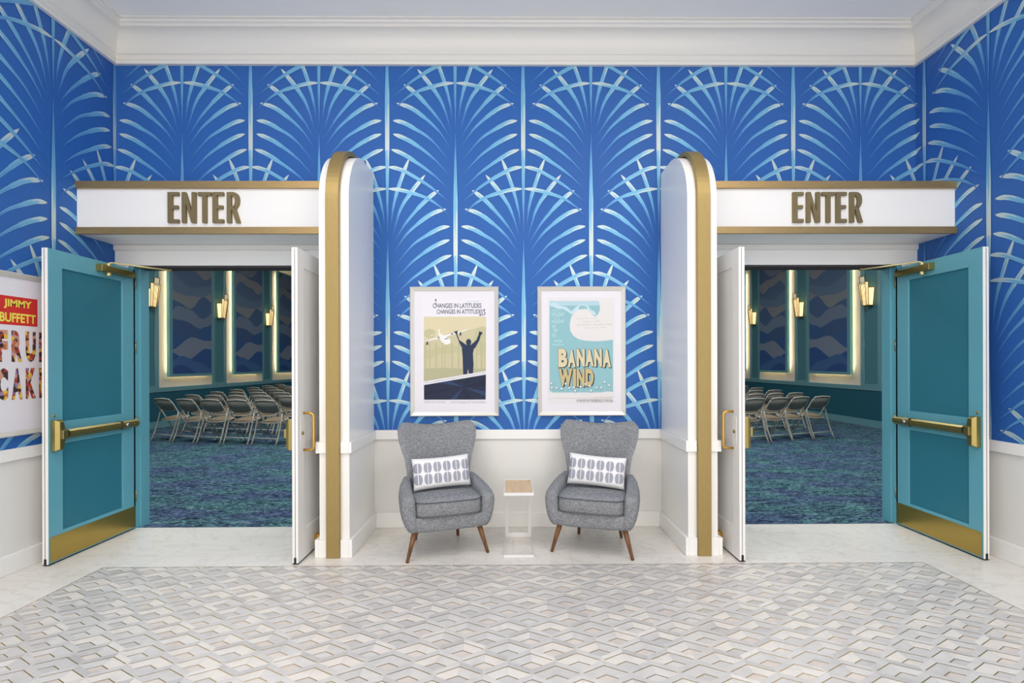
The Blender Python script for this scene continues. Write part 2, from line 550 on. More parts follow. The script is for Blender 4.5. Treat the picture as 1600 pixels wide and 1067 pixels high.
def stroke(mb, fn, path, wd, u0, u1, z0, z1, off, kind, blocked):
    """fn(u, z, off) puts a wallpaper point on the wall."""
    n = len(path)
    rows = []
    rr = random.Random(int(off * 1e6))
    jag = rr.uniform(0.35, 0.55)
    for i, p in enumerate(path):
        t = i / (n - 1)
        a = path[min(i + 1, n - 1)]; b = path[max(i - 1, 0)]
        d = Vector((a[0] - b[0], a[1] - b[1]))
        d = d.normalized() if d.length > 0 else Vector((0, -1))
        nr = Vector((-d.y, d.x))
        if kind == 'frond':      # t=0 tip, t=1 root
            wv = 1.32 * wd * (min(1.0, (t / 0.16)) ** 0.6 * 0.95 + 0.05) * (1.0 if t < 0.5 else max(0.0, 1 - (t - 0.5) / 0.5) ** 0.85 * 0.92 + 0.06)
            if t > jag: wv *= 0.86
            al = 1 - t
        elif kind == 'stem':     # t=0 top, thin, t=1 at the joint
            wv = wd * min(1.0, 0.12 + 1.6 * t)
            al = 0.12 + 0.88 * t
        else:                    # centre frond from the joint downward
            wv = wd * (1 - t) ** 0.7 + 0.02 * wd
            al = 0.75 * (1 - t)
        rows.append([(p[0] + nr.x * wv * k, p[1] + nr.y * wv * k, al, 0.5 + k) for k in (-0.5, 0.0, 0.5)])
    for i in range(n - 1):
        q = rows[i] + rows[i + 1]
        us = [a[0] for a in q]; zs = [a[1] for a in q]
        if max(us) <= u0 or min(us) >= u1 or max(zs) <= z0 or min(zs) >= z1:
            continue
        if blocked and blocked(sum(us) / 6, sum(zs) / 6):
            continue
        vs = [fn(min(max(a[0], u0), u1), min(max(a[1], z0), z1), off) for a in q]
        mb.add(vs, [(0, 1, 4, 3), (1, 2, 5, 4)], M['frond_foil'], attrs={'along': [a[2] for a in q], 'across': [a[3] for a in q]})


def fronds(mb, fn, x_of_u, u0, u1, z0, z1, cols, blocked=None):
    for ux, zj0 in cols:
        for zj in (zj0 - 4, zj0 - 2, zj0, zj0 + 2):
            if zj - 1.7 > z1 + 0.4 or zj + 0.3 < z0 - 2.2:
                continue
            idx = 0
            for P, wd in FR:
                for s in (-1, 1):
                    idx += 1
                    path = [(ux + s * p.x * PXM, zj - p.y * PXM) for p in catmull([Vector((a, b, 0)) for a, b in P], 7)]
                    stroke(mb, fn, path, wd * PXM, u0, u1, z0, z1, 0.0012 + idx * 0.00018, 'frond', blocked)
            path = [(ux, zj - (137 + 193 * k / 20) * PXM) for k in range(21)]
            stroke(mb, fn, path, 6.6 * PXM, u0, u1, z0, z1, 0.0012 + 21 * 0.00018, 'stem', blocked)
            path = [(ux, zj + (2 - 137 * k / 10) * PXM) for k in range(11)]
            stroke(mb, fn, path, 6.0 * PXM, u0, u1, z0, z1, 0.0012 + 22 * 0.00018, 'centre', blocked)


AT0 = {'along': [0] * 8, 'across': [0] * 8}


def abox(mb, *a):
    k = len(mb.v)
    mb.box(*a)
    for nm in ('along', 'across'):
        d = mb.attr.setdefault(nm, {})
        for i in range(k, k + 8):
            d[i] = 0.0


PITCH, X0, ZJB, ZJA = 1.284, 0.106, 3.55, 2.55
RAILZ = 0.90
bw = MB()
ow = C - OUT - 0.039, C - INN + 0.039, C + INN - 0.039, C + OUT + 0.039
for a, b in ((XL - 0.1, ow[0]), (ow[1], ow[2]), (ow[3], XR + 0.1)):
    abox(bw, a, b, D, D + 0.12, RAILZ, HEAD + 0.0, M['wallpaper'])
    abox(bw, a, b, D, D + 0.12, 0, RAILZ, M['white_paint'])
abox(bw, XL - 0.1, XR + 0.1, D, D + 0.12, HEAD, BZ, M['wallpaper'])
cols = []
for k in range(-4, 5):
    cols.append((X0 + k * PITCH, ZJB)); cols.append((X0 + (k + 0.5) * PITCH, ZJA))


def blk(u, z):
    return (abs(u - C) > 1.62 and z < 2.66) or (1.42 < abs(u - C) < 1.56 and z < 3.2)


fronds(bw, lambda u, z, o: (u, D - o, z), None, XL, XR, RAILZ, ZC - 0.3, cols, blk)
struct(bw.build('wall_back'))

for nm, X, s in (('wall_left', XL, -1), ('wall_right', XR, 1)):
    sw = MB()
    abox(sw, X, X + s * 0.1, YB, D + 0.1, RAILZ, ZC, M['wallpaper'])
    abox(sw, X, X + s * 0.1, YB, D + 0.1, 0, RAILZ, M['white_paint'])
    cs = []
    for k in range(-6, 7):
        for xx, zj in ((X0 + k * PITCH, ZJB), (X0 + (k + 0.5) * PITCH, ZJA)):
            u = (xx - X) * s
            if -1.0 < u < 6.5:
                cs.append((u, zj))
    fronds(sw, lambda u, z, o, X=X, s=s: (X - s * o, D - u, z), None, 0, D - YB, RAILZ, ZC - 0.3, cs)
    struct(sw.build(nm))

# ---- crown moulding swept along left, back and right walls
prof = [(0, 4.355), (0.032, 4.355), (0.036, 4.362), (0.036, 4.385), (0.028, 4.392), (0.022, 4.40), (0.022, 4.436), (0.03, 4.445), (0.04, 4.448)]
for k in range(13):
    a = k / 12 * PI / 2
    prof.append((0.04 + 0.115 * (1 - math.cos(a)), 4.455 + 0.165 * math.sin(a)))
prof += [(0.165, 4.624), (0.165, 4.638), (0.172, 4.645), (0.186, 4.65), (0.192, 4.658), (0.192, 4.668), (0.215, 4.672), (0.215, ZC + 0.01), (0, ZC + 0.01)]
cr = MB()
rs = []
for st in range(4):
    r_ = []
    for d, z in prof:
        r_.append([(XL + d, YB, z), (XL + d, D - d, z), (XR - d, D - d, z), (XR - d, YB, z)][st])
    rs.append(r_)
cr.rings(rs, M['crown_paint'], smooth=False)
struct(cr.build('trim_1'))

# ---- chair rails and baseboards
RZ0, RZ1, BH = 0.829, 0.918, 0.142


def rail(name, a, z0, z1):
    return struct(BX(a[0], a[1], a[2], a[3], z0, z1, M['white_satin']).build(name, bevel=0.004))


rail('trim_2', (C - 1.36, C + 1.36, D - 0.022, D), RZ0, RZ1)
rail('baseboard_back', (C - 1.36, C + 1.36, D - 0.03, D), 0, BH)
for i, (X, s, nm) in enumerate(((XL, 1, 'left'), (XR, -1, 'right'))):
    rail('trim_%d' % (3 + i), (X, X + s * 0.022, YB, D), RZ0, RZ1)
    rail('baseboard_' + nm, (X, X + s * 0.03, YB, D), 0, BH)

# ---- door surrounds: white head casing on the lobby side, teal lining in the opening
for i, s in enumerate((-1, 1)):
    a, b = sorted((C + s * INN, C + s * OUT))
    e0, e1 = sorted((C + s * 1.60, XL if s < 0 else XR))
    cs = MB()
    cs.box(e0, e1, D - 0.018, D, HEAD, 2.612, M['white_satin'])
    cs.box(e0, e1, D - 0.034, D, 2.612, 2.662, M['white_paint'])
    ea, eb = sorted((C + s * OUT, XL if s < 0 else XR))
    cs.box(ea + (0.0 if s < 0 else 0.05), eb - (0.05 if s < 0 else 0.0), D - 0.018, D, 0, HEAD, M['white_satin'])
    struct(cs.build('trim_%d' % (5 + i), bevel=0.003))
    jb = MB()
    jb.box(a - 0.04, a, D - 0.02, D + 0.16, 0, HEAD, M['teal_paint'])
    jb.box(b, b + 0.04, D - 0.02, D + 0.16, 0, HEAD, M['teal_paint'])
    # stop strips inside the opening
    jb.box(a, a + 0.018, D + 0.05, D + 0.16, 0, HEAD, M['teal_paint'])
    jb.box(b - 0.018, b, D + 0.05, D + 0.16, 0, HEAD, M['teal_paint'])
    jb.box(a, b, D + 0.0, D + 0.16, HEAD - 0.018, HEAD, M['dark_line'])
    struct(jb.build('trim_%d' % (7 + i)))


# ------------------------------------------------------------------ arched pillars (fins) beside the nook
def fin_profile(y0, zt, yb=D):
    """outline in (y, z): front face, quarter-round shoulder, level top back to the wall."""
    P = [(yb, 0), (y0, 0), (y0, zt - 0.47)]
    for k in range(1, 15):
        a = k / 15 * PI / 2
        P.append((y0 + 0.44 * (1 - math.cos(a)), zt - 0.47 + 0.47 * math.sin(a)))
    P += [(y0 + 0.44, zt), (yb, zt)]
    return P


for s, lab in ((-1, 'white arched pillar with a brass band beside the airplane poster'), (1, 'white arched pillar with a brass band beside the aqua wave poster')):
    t = empty('arched_pillar', (C + s * 1.48, 4.45, 0))
    tag(t, lab, 'pillar', 'arched pillars framing the seating nook')
    ox, oy = t.location.x, t.location.y
    bd = MB()
    bd.prism(fin_profile(4.112, 3.335, D - 0.001), 0, 0.24, M['white_satin'], lambda u, v, q: (-0.12 + q, u - oy, v))
    bd.build('pillar_body', t, bevel=0.003)
    # brass band standing proud of the pillar edge
    outer = []; inner = []
    for k in range(0, 19):
        a = k / 18 * PI / 2
        outer.append((4.066 + 0.45 * (1 - math.cos(a)), 2.85 + 0.530 * math.sin(a)))
        inner.append((4.110 + 0.42 * (1 - math.cos(a)), 2.85 + 0.495 * math.sin(a)))
    outer = [(4.066, 0)] + outer + [(D - 0.002, 3.38)]
    inner = [(4.110, 0)] + inner + [(D - 0.002, 3.345)]
    nb = MB(); n = len(outer)
    sec = [[(x, o[0] - oy, o[1]) for x, o in ((-0.052, outer[i]), (0.052, outer[i]), (0.052, inner[i]), (-0.052, inner[i]))] for i in range(n)]
    nb.rings(sec, M['brushed_brass'], smooth=False)
    nb.build('brass_band', t, bevel=0.002)
    for nm, z0, z1, e in (('chair_rail', RZ0, RZ1, 0.022), ('baseboard', 0, BH, 0.028)):
        rb = MB()
        y0 = 4.112 - e - oy
        for p in ((-0.12, -0.054, y0, 4.1118 - oy), (0.054, 0.12, y0, 4.1118 - oy), (-0.12 - e, -0.1202, y0, D - oy - 0.03), (0.1202, 0.12 + e, y0, D - oy - 0.03)):
            rb.box(p[0], p[1], p[2], p[3], z0, z1, M['white_satin'])
        rb.build(nm, t, bevel=0.003)

# ------------------------------------------------------------------ entrance signs
# letter outlines on a 315-high grid, drawn from the sheet-metal letters
LE = [('E', 0, [(0, 0), (113, 0), (113, 35), (47, 35), (47, 143), (105, 143), (105, 178), (47, 178), (47, 280), (113, 280), (113, 315), (0, 315)]),
      ('N', 146, [(0, 0), (42, 0), (42, 205), (98, 0), (144, 0), (144, 315), (102, 315), (102, 110), (42, 315), (0, 315)]),
      ('T', 311, [(46, 0), (90, 0), (90, 280), (136, 280), (136, 315), (0, 315), (0, 280), (46, 280)]),
      ('E', 463, [(0, 0), (113, 0), (113, 35), (47, 35), (47, 143), (105, 143), (105, 178), (47, 178), (47, 280), (113, 280), (113, 315), (0, 315)])]
RO = [(0, 0), (45, 0), (45, 128), (52, 146), (92, 0), (138, 0), (88, 160)]
for k in range(0, 13):
    a = -PI / 2 + k / 12 * PI
    RO.append((72 + 56 * math.cos(a), 232 + 83 * math.sin(a)) if k > 3 else (72 + 56 * math.cos(a), 232 + 83 * math.sin(a)))
RO = [(0, 0), (45, 0), (45, 130), (54, 130), (94, 0), (138, 0), (92, 146), (112, 168), (124, 195), (128, 232), (124, 268), (110, 296), (88, 310), (62, 315), (0, 315)]
RI = [(45, 168), (60, 170), (74, 182), (82, 205), (84, 230), (80, 256), (70, 272), (56, 280), (45, 280)]


def letter_R(mb, fn, a, b, mt):
    # outline with a bowl: bridge the hole with quads by splitting at the stem
    lo = [(0, 0), (45, 0), (45, 315), (0, 315)]
    mb.prism(lo, a, b, mt, fn)
    mb.prism([(45, 130), (54, 130), (94, 0), (138, 0), (92, 146), (80, 168), (45, 168)], a, b, mt, fn)
    ou = [(92, 146), (112, 168), (124, 195), (128, 232), (124, 268), (110, 296), (88, 310), (62, 315), (45, 315)]
    inn = [(66, 168), (74, 182), (82, 205), (84, 230), (80, 256), (70, 272), (60, 279), (52, 280), (45, 280)]
    for i in range(len(ou) - 1):
        mb.prism([ou[i], ou[i + 1], inn[i + 1], inn[i]], a, b, mt, fn)


for s, ex, lx0, lx1, lab in ((-1, XL, -2.943, -2.327, 'white fascia with brass edges reading ENTER above the doorway nearer the fruit lettered poster'),
                             (1, XR, 2.425, 3.03, 'white fascia with brass edges reading ENTER above the doorway farther from the fruit lettered poster')):
    a, b = sorted((C + s * 1.602, ex))
    t = empty('entrance_sign', ((a + b) / 2, 4.6, 2.66)); tag(t, lab, 'sign', 'ENTER signs over the doorways')
    ox, oy, oz = t.location
    bd = BX(a - ox, b - ox, 4.42 - oy, D - 0.002 - oy, 2.664 - oz, 3.10 - oz, M['sign_white'])
    bd.build('sign_body', t)
    for z0, z1 in ((2.656, 2.716), (3.048, 3.110)):
        BX(a - ox, b - ox, 4.395 - oy, 4.42 - oy, z0 - oz, z1 - oz, M['sign_brass']).build('brass_edge', t, bevel=0.003)
    k = (lx1 - lx0) / 748.0
    kz = 0.262 / 315
    zb = 2.752
    for ch, off, poly in LE:
        lb = MB()
        lb.prism(poly, 4.395, 4.42, M['letter_bronze'], lambda u, v, q, off=off: (lx0 + (off + u) * k - ox, q - oy, zb + v * kz - oz))
        lb.build('letter', t)
    lb = MB()
    letter_R(lb, lambda u, v, q: (lx0 + (611 + u) * k - ox, q - oy, zb + v * kz - oz), 4.395, 4.42, M['letter_bronze'])
    lb.build('letter', t)


# ------------------------------------------------------------------ door leaves
def panel_frame(mb, L0, L1, y0, y1, zs, x0, x1, mt):
    """stiles and rails around panels: y runs along the leaf, zs pairs of panel z ranges."""
    mb.box(x0, x1, 0, y0, L0, L1, mt); mb.box(x0, x1, y1, LEAF, L0, L1, mt)
    z = L0
    for a, b in zs:
        mb.box(x0, x1, y0, y1, z, a, mt); z = b
    mb.box(x0, x1, y0, y1, z, L1, mt)


LEAF = 0.905


def panic_bar(t, x):
    """exit device on the teal face; x = face, grows toward +x in leaf space; y=0 hinge, y=LEAF free edge."""
    b = MB()
    prof8 = [(0.0, -0.030), (0.0, 0.030), (0.034, 0.034), (0.052, 0.020), (0.056, -0.004), (0.048, -0.024), (0.03, -0.036)]
    rs = [[(x + 0.022 + p[0] * 0.9, y, 1.0 + p[1]) for p in prof8] for y in (0.045, 0.05, 0.26, 0.262, 0.79)]
    b.rings(rs, M['hardware_brass'], smooth=False)
    b.box(x, x + 0.03, 0.06, 0.12, 0.975, 1.025, M['hardware_brass'])
    b.build('panic_bar', t)
    g = BX(x + 0.018, x + 0.076, 0.249, 0.255, 0.962, 1.036, M['dark_line']); g.build('bar_joint', t)
    cyl = MB(); cyl.tube([(x + 0.066, 0.19, 1.0), (x + 0.078, 0.19, 1.0)], 0.016, mat_chrome, 14); cyl.build('dogging_lock', t)
    k = MB(); rs = [[(x + 0.02 + p[0] * 0.85, y, 1.0 + p[1] * 0.92) for p in prof8] for y in (0.79, 0.818)]
    k.rings(rs, M['black'], smooth=False); k.build('bar_end_cap', t)
    h = MB()
    # latch case: bevelled, wide in the middle, narrow top and bottom
    lo = [(0.825, 0.875), (0.888, 0.875), (0.888, 1.115), (0.825, 1.115), (0.812, 1.045), (0.812, 0.955)]
    mid = [(0.838, 0.888), (0.872, 0.888), (0.872, 1.10), (0.838, 1.10), (0.822, 1.03), (0.822, 0.968)]
    rs = [[(x, a, b) for a, b in lo], [(x + 0.035, a, b) for a, b in lo], [(x + 0.062, a, b) for a, b in mid]]
    h.rings(rs, M['hardware_brass'], smooth=False)
    h.box(x + 0.02, x + 0.082, 0.818, 0.866, 0.965, 1.035, M['hardware_brass'])
    h.build('latch_case', t, bevel=0.004)
    sc = MB(); sc.tube([(x, 0.862, 1.145), (x + 0.006, 0.862, 1.145)], 0.010, M['pull_brass'], 12); sc.build('screw', t)


mat_chrome = mat('chrome', rgb(200, 200, 205), 0.2, 0.9)


def make_leaf(name, s_teal, hx, closer, label):
    """hinge at (hx, D), leaf runs toward the camera; teal face looks toward s_teal in x."""
    t = empty(name, (hx, D - 0.0, 0))
    # leaf space: x thickness (+x = teal side), y from hinge to free edge
    t.rotation_euler = (0, 0, 0)
    t.scale = (s_teal, -1, 1)
    struct(t, label)
    zs = [(0.24, 0.921), (1.095, 2.30)]
    y0, y1 = 0.155, 0.778
    core = BX(-0.030, -0.015, y0 - 0.01, y1 + 0.01, 0.2, 2.33, M['white_satin'])
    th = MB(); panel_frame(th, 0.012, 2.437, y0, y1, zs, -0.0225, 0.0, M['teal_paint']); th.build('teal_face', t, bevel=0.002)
    wf = MB(); panel_frame(wf, 0.012, 2.437, y0, y1, zs, -0.045, -0.0226, M['white_satin'])
    wf.box(-0.0452, -0.0002, LEAF - 0.0005, LEAF + 0.003, 0.012, 2.437, M['white_satin'])
    wf.build('white_face', t, bevel=0.002)
    for a, b in zs:
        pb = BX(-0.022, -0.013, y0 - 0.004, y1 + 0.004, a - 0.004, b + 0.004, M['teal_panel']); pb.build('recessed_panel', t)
        wb = BX(-0.034, -0.0225, y0 - 0.004, y1 + 0.004, a - 0.004, b + 0.004, M['white_satin']); wb.build('recessed_panel', t)
    kp = BX(0.0, 0.0025, 0.008, LEAF - 0.012, 0.022, 0.214, M['kick_brass'])
    for yy in (0.05, 0.3, 0.6, 0.86):
        kp.tube([(0.0025, yy, 0.2), (0.0035, yy, 0.2)], 0.004, M['hardware_brass'], 8)
    kp.build('kick_plate', t)
    ed = BX(-0.026, -0.0225, LEAF + 0.003, LEAF + 0.0042, 0.012, 2.43, M['dark_line'])
    ed.box(-0.031, -0.014, LEAF + 0.003, LEAF + 0.006, 0.012, 0.055, M['black'])
    ed.build('edge_seal', t)
    bt = BX(-0.044, -0.001, 0.003, LEAF, 0.004, 0.012, M['black']); bt.build('bottom_sweep', t)
    panic_bar(t, 0.0)
    # hinges
    for z in (0.25, 0.95, 1.65, 2.25):
        hb = MB(); hb.tube([(-0.004, -0.008, z), (-0.004, -0.008, z + 0.11)], 0.008, M['hardware_brass'], 10); hb.build('hinge', t)
    if closer:
        c = BX(0.0, 0.05, 0.05, 0.40, 2.345, 2.40, M['hardware_brass'])
        c.box(0.0, 0.056, 0.40, 0.455, 2.342, 2.404, M['hardware_brass'])
        c.tube([(0.028, 0.35, 2.315), (0.028, 0.35, 2.345)], 0.018, M['pale_brass'], 14)
        c.tube([(0.028, 0.35, 2.40), (0.028, 0.35, 2.425)], 0.015, M['pale_brass'], 14)
        cb = c.build('door_closer', t, bevel=0.003)
        ar = MB()
        ar.tube([(0.028, 0.35, 2.425), (0.04, 0.33, 2.435), (0.22, 0.18, 2.425), (0.37, 0.06, 2.415)], 0.0065, M['pale_brass'], 8)
        ar.tube([(0.37, 0.06, 2.405), (0.37, 0.06, 2.425)], 0.013, M['hardware_brass'], 10)
        ar.tube([(0.37, 0.06, 2.418), (0.22, 0.03, 2.44), (0.07, 0.012, 2.455)], 0.007, M['hardware_brass'], 8)
        ar.box(0.03, 0.11, -0.01, 0.028, 2.448, 2.47, M['hardware_brass'])
        ar.build('closer_arm', cb)
    else:
        pl = MB()
        path = []
        for k in range(6):
            a = k / 5 * PI / 2
            path.append((-0.105 - 0.015 * math.sin(a) + 0.0, 0.80, 1.155 - 0.02 * (1 - math.cos(a))))
        path = [(-0.045, 0.80, 1.155), (-0.10, 0.80, 1.155), (-0.118, 0.80, 1.148), (-0.125, 0.80, 1.13), (-0.125, 0.80, 0.89), (-0.118, 0.80, 0.872), (-0.10, 0.80, 0.865), (-0.045, 0.80, 0.865)]
        pl.tube(path, 0.0095, M['pull_brass'], 12)
        pl.build('pull_handle', t)
        ep = BX(-0.048, -0.045, 0.78, 0.86, 0.90, 1.12, M['white_satin'])
        ep.build('pull_plate', t, bevel=0.001)
        kc = MB(); kc.tube([(-0.048, 0.83, 1.0), (-0.056, 0.83, 1.0)], 0.013, M['hardware_brass'], 12); kc.build('key_cylinder', t)
        ds = MB()
        ds.prism([(0.0, 0.06), (0.0, 0.125), (0.03, 0.13), (0.055, 0.105), (0.055, 0.075), (0.03, 0.06)], 0.53, 0.585, M['pull_brass'], lambda u, v, q: (-0.045 - u, q, v))
        ds.tube([(-0.07, 0.56, 0.065), (-0.10, 0.57, 0.03)], 0.008, M['black'], 8)
        ds.build('door_holder', t, bevel=0.003)
    return t


make_leaf('door_1', 1, C - OUT + 0.0, True, 'teal panelled door with brass bar and kick plate standing open beside the fruit lettered poster')
make_leaf('door_2', -1, C - INN, False, 'door seen edge-on with white face and brass pull, in the doorway nearer the airplane poster')
make_leaf('door_3', 1, C + INN, False, 'door seen edge-on with white face and brass pull, in the doorway nearer the aqua wave poster')
make_leaf('door_4', -1, C + OUT, True, 'teal panelled door with brass bar and kick plate standing open beside the bare papered side wall')


# ------------------------------------------------------------------ framed posters
class Sheet:
    """flat artwork: coordinates in a 0..1 x 0..1.45 style local grid, stacked in thin paper layers."""
    def __init__(self, fn):
        self.mb = MB(); self.fn = fn; self.k = 0

    xmin = -1e9; xmax = 1e9

    def poly(self, pts, mt, up=True):
        pts = [(min(max(a, self.xmin), self.xmax), b) for a, b in pts]
        if up: self.k += 1
        o = 0.00007 * self.k
        self.mb.add([self.fn(a, b, o) for a, b in pts], [list(range(len(pts)))], mt)

    def rect(self, x0, x1, y0, y1, mt):
        self.poly([(x0, y0), (x1, y0), (x1, y1), (x0, y1)], mt)

    def text(self, s, x0, x1, y0, y1, mt, bold=0.0, shear=0.0, rise=0.0):
        self.k += 1
        vs, fs = text_geo(s, bold)
        o = 0.00007 * self.k
        self.mb.add([self.fn(x0 + (x1 - x0) * a + shear * b, y1 + (y0 - y1) * b + rise * a, o) for a, b in vs], fs, mt)

    def disc(self, cx, cy, rx, ry, mt, n=18):
        self.poly([(cx + rx * math.cos(2 * PI * k / n), cy + ry * math.sin(2 * PI * k / n)) for k in range(n)], mt)

    def line(self, x0, y0, x1, y1, wd, mt):
        d = Vector((x1 - x0, y1 - y0)).normalized(); n = Vector((-d.y, d.x)) * wd / 2
        self.poly([(x0 + n.x, y0 + n.y), (x1 + n.x, y1 + n.y), (x1 - n.x, y1 - n.y), (x0 - n.x, y0 - n.y)], mt)


PW, PH = 0.834, 1.22


def framed(t, place):
    """place(u, d, z): u across from the frame's left edge as seen, d out from the wall, z up from its bottom edge."""
    fr = MB()
    prof = [(0, 0.002), (0, 0.026), (0.008, 0.034), (0.03, 0.022), (0.038, 0.018), (0.038, 0.002)]
    rs = [[place(u, d, u) for u, d in prof], [place(PW - u, d, u) for u, d in prof],
          [place(PW - u, d, PH - u) for u, d in prof], [place(u, d, PH - u) for u, d in prof]]
    rs.append(rs[0])
    fr.rings(rs, M['frame_silver'], smooth=False, cap=False)
    fr.build('frame', t)
    mb = MB()
    mb.prism([(0.036, 0.036), (PW - 0.036, 0.036), (PW - 0.036, PH - 0.036), (0.036, PH - 0.036)], 0.004, 0.010, M['mat_board'], lambda u, v, q: place(u, q, v))
    mb.build('mat_board', t)


# airplane poster, local grid taken in hundredths of an inch-like units: X px 640.5..779.5, Y px 448..650
def poster_back(name, x0, px0, px1, label):
    t = empty(name, (x0 + PW / 2, D - 0.003, 1.047)); tag(t, label, 'poster')
    ox, oy, oz = t.location
    place = lambda u, d, z: (u - PW / 2, D - d - oy, z)
    framed(t, place)
    k = PW / (px1 - px0); kz = PH / 202.0
    fn = lambda a, b, o: place((a - px0) * k, 0.0105 + o, (650 - b) * kz)
    return t, Sheet(fn)


t, S = poster_back('framed_poster', -0.965, 640.5, 779.5, 'white framed poster of a man waving at an airplane, titled with blue lettering')
q = lambda x, y: (640 + x / 8.893, 440 + y / 8.893)
q2 = lambda x, y: (640 + x / 8.893, 540 + y / 8.893)
S.poly([q(165, 230), q(1110, 230), q2(1110, 900), q2(165, 900)], M['paper'])
navy = flat(44, 54, 82)
a, b = q(320, 365), q(1000, 300)
S.text('CHANGES IN LATITUDES', a[0], b[0], b[1], a[1], navy, 0.012)
a, b = q(375, 447), q(1020, 385)
S.text('CHANGES IN ATTITUDES', a[0], b[0], b[1], a[1], navy, 0.012)
a, b = q(800, 290), q(990, 268)
S.text('JIMMY BUFFETT', a[0], b[0], b[1], a[1], flat(150, 196, 214))
a = q(362, 310); S.line(a[0], a[1] + 1, a[0], a[1] - 6, 0.7, navy); S.poly([(a[0] - 1.8, a[1] - 5.5), (a[0], a[1] - 8.5), (a[0] + 1.8, a[1] - 5.5)], navy)
P = [q(*p) for p in ((1025, 385), (1050, 392), (1030, 405), (1055, 435), (1040, 462), (985, 464))]
for i in range(len(P) - 1):
    S.line(P[i][0], P[i][1], P[i + 1][0], P[i + 1][1], 1.1, navy)
a = q(965, 464); S.poly([a, (a[0] + 2.5, a[1] - 1.6), (a[0] + 2.5, a[1] + 1.6)], navy)
S.poly([q(195, 485), q(1065, 485), q2(1060, 350), q2(190, 490)], flat(200, 192, 160))
S.poly([q(195, 485), q(1065, 485), q(1065, 620), q(195, 800)], flat(214, 204, 170))
S.xmin, S.xmax = q(195, 0)[0], q(1062, 0)[0]
for cx, cy, rx, ry in ((275, 720, 85, 65), (1010, 720, 110, 95), (980, 800, 90, 110), (260, 1010, 90, 60), (560, 930, 90, 70), (420, 960, 110, 50), (660, 940, 80, 50), (1000, 950, 80, 80)):
    a = q(cx, cy); S.disc(a[0], a[1], rx / 8.893, ry / 8.893, flat(190, 187, 150))
for cx, wdt in ((215, 26), (275, 20), (365, 22), (450, 14), (490, 12), (590, 18), (680, 22), (930, 20), (1000, 26), (1045, 14)):
    a = q(cx, 850); bb = q2(cx, 330); S.line(a[0], a[1], bb[0], bb[1], wdt / 8.9, flat(184, 181, 144))
S.poly([q2(190, 315), q2(480, 305), q2(760, 320), q2(1060, 318), q2(1060, 352), q2(190, 492)], flat(178, 176, 144))
W = flat(232, 232, 230)
S.poly([q(285, 742), q(540, 682), q(540, 690), q(285, 752)], flat(224, 214, 180))
S.poly([q(195, 822), q(400, 765), q(640, 705), q(800, 660), q(800, 672), q(640, 725), q(420, 790), q(195, 832)], W)
S.poly([q(395, 660), q(415, 655), q(420, 715), q(480, 745), q(555, 790), q(570, 830), q(555, 865), q(500, 875), q(450, 840), q(415, 790), q(400, 730)], W)
for cx, cy in ((400, 775), (588, 725)):
    a = q(cx, cy); S.disc(a[0], a[1], 2.1, 2.1, flat(232, 230, 224)); S.disc(a[0], a[1], 1.7, 1.7, flat(74, 84, 118)); S.disc(a[0], a[1], 0.8, 0.8, flat(210, 206, 190))
a, b = q(485, 800), q(535, 782); S.line(a[0], a[1], b[0], b[1], 1.0, navy)
for cx, cy in ((240, 855), (705, 725)):
    S.poly([q(cx - 5, cy - 28), q(cx + 5, cy - 28), q(cx + 18, cy + 18), q(cx - 12, cy + 22)], navy)
NV = flat(42, 54, 82)
# arms, then body
S.poly([q(612, 690), q(640, 690), q(668, 678), q(662, 730), q(690, 810), q(790, 880), q(785, 920), q(735, 935), q(690, 850), q(648, 735)], NV)
S.poly([q(968, 690), q(1000, 700), q(1018, 712), q(990, 745), q(968, 820), q(905, 930), q(850, 920), q(850, 880), q(930, 810), q(960, 735)], NV)
S.poly([q(735, 930), q(790, 880), q(850, 880), q(895, 925), q2(880, 110), q2(888, 260), q2(880, 385), q2(826, 392), q2(808, 320), q2(800, 395), q2(742, 400), q2(735, 150), q2(725, 40)], NV)
a = q(820, 840); S.disc(a[0], a[1], 4.2, 5.0, NV)
S.poly([q(795, 860), q(842, 860), q(850, 900), q(790, 900)], NV)
S.poly([q2(190, 498), q2(1060, 352), q2(1060, 402), q2(190, 545)], flat(226, 225, 230))
S.text('WITH ALL OF OUR RUNNING AND ALL OF OUR CUNNING IF WE COULDN\'T LAUGH WE WOULD ALL GO INSANE', q2(210, 0)[0], q2(1040, 0)[0], q2(0, 512)[1], q2(0, 524)[1], navy, 0.0, 0, (q2(0, 380)[1] - q2(0, 517)[1]))
S.poly([q2(190, 545), q2(1060, 402), q2(1055, 748), q2(187, 748)], flat(36, 44, 68))
CX, CY = 745, 575
for k, (dx, dy) in enumerate(((290, -130), (310, 80), (60, 172), (-140, 172), (-560, 60), (-420, -60), (60, -110))):
    e = {0: (1058, 460), 1: (1058, 640), 2: (860, 748), 3: (640, 748), 4: (187, 640), 5: (400, 512), 6: (800, 446)}[k]
    f_ = {0: (1058, 560), 1: (1050, 700), 2: (780, 748), 3: (560, 748), 4: (187, 690), 5: (560, 486), 6: (900, 430)}[k]
    S.poly([q2(CX, CY), q2(*e), q2(*f_)], flat(*((46, 66, 102) if k % 2 else (30, 38, 62))))
S.text('JUMP ON A PLANE', q2(187, 0)[0], q2(495, 0)[0], q2(0, 772)[1], q2(0, 798)[1], flat(176, 176, 188))
S.text('CAN\'T DREAM OF THE OCEAN', q2(555, 0)[0], q2(1058, 0)[0], q2(0, 772)[1], q2(0, 798)[1], flat(176, 176, 188))
S.mb.build('print', t)

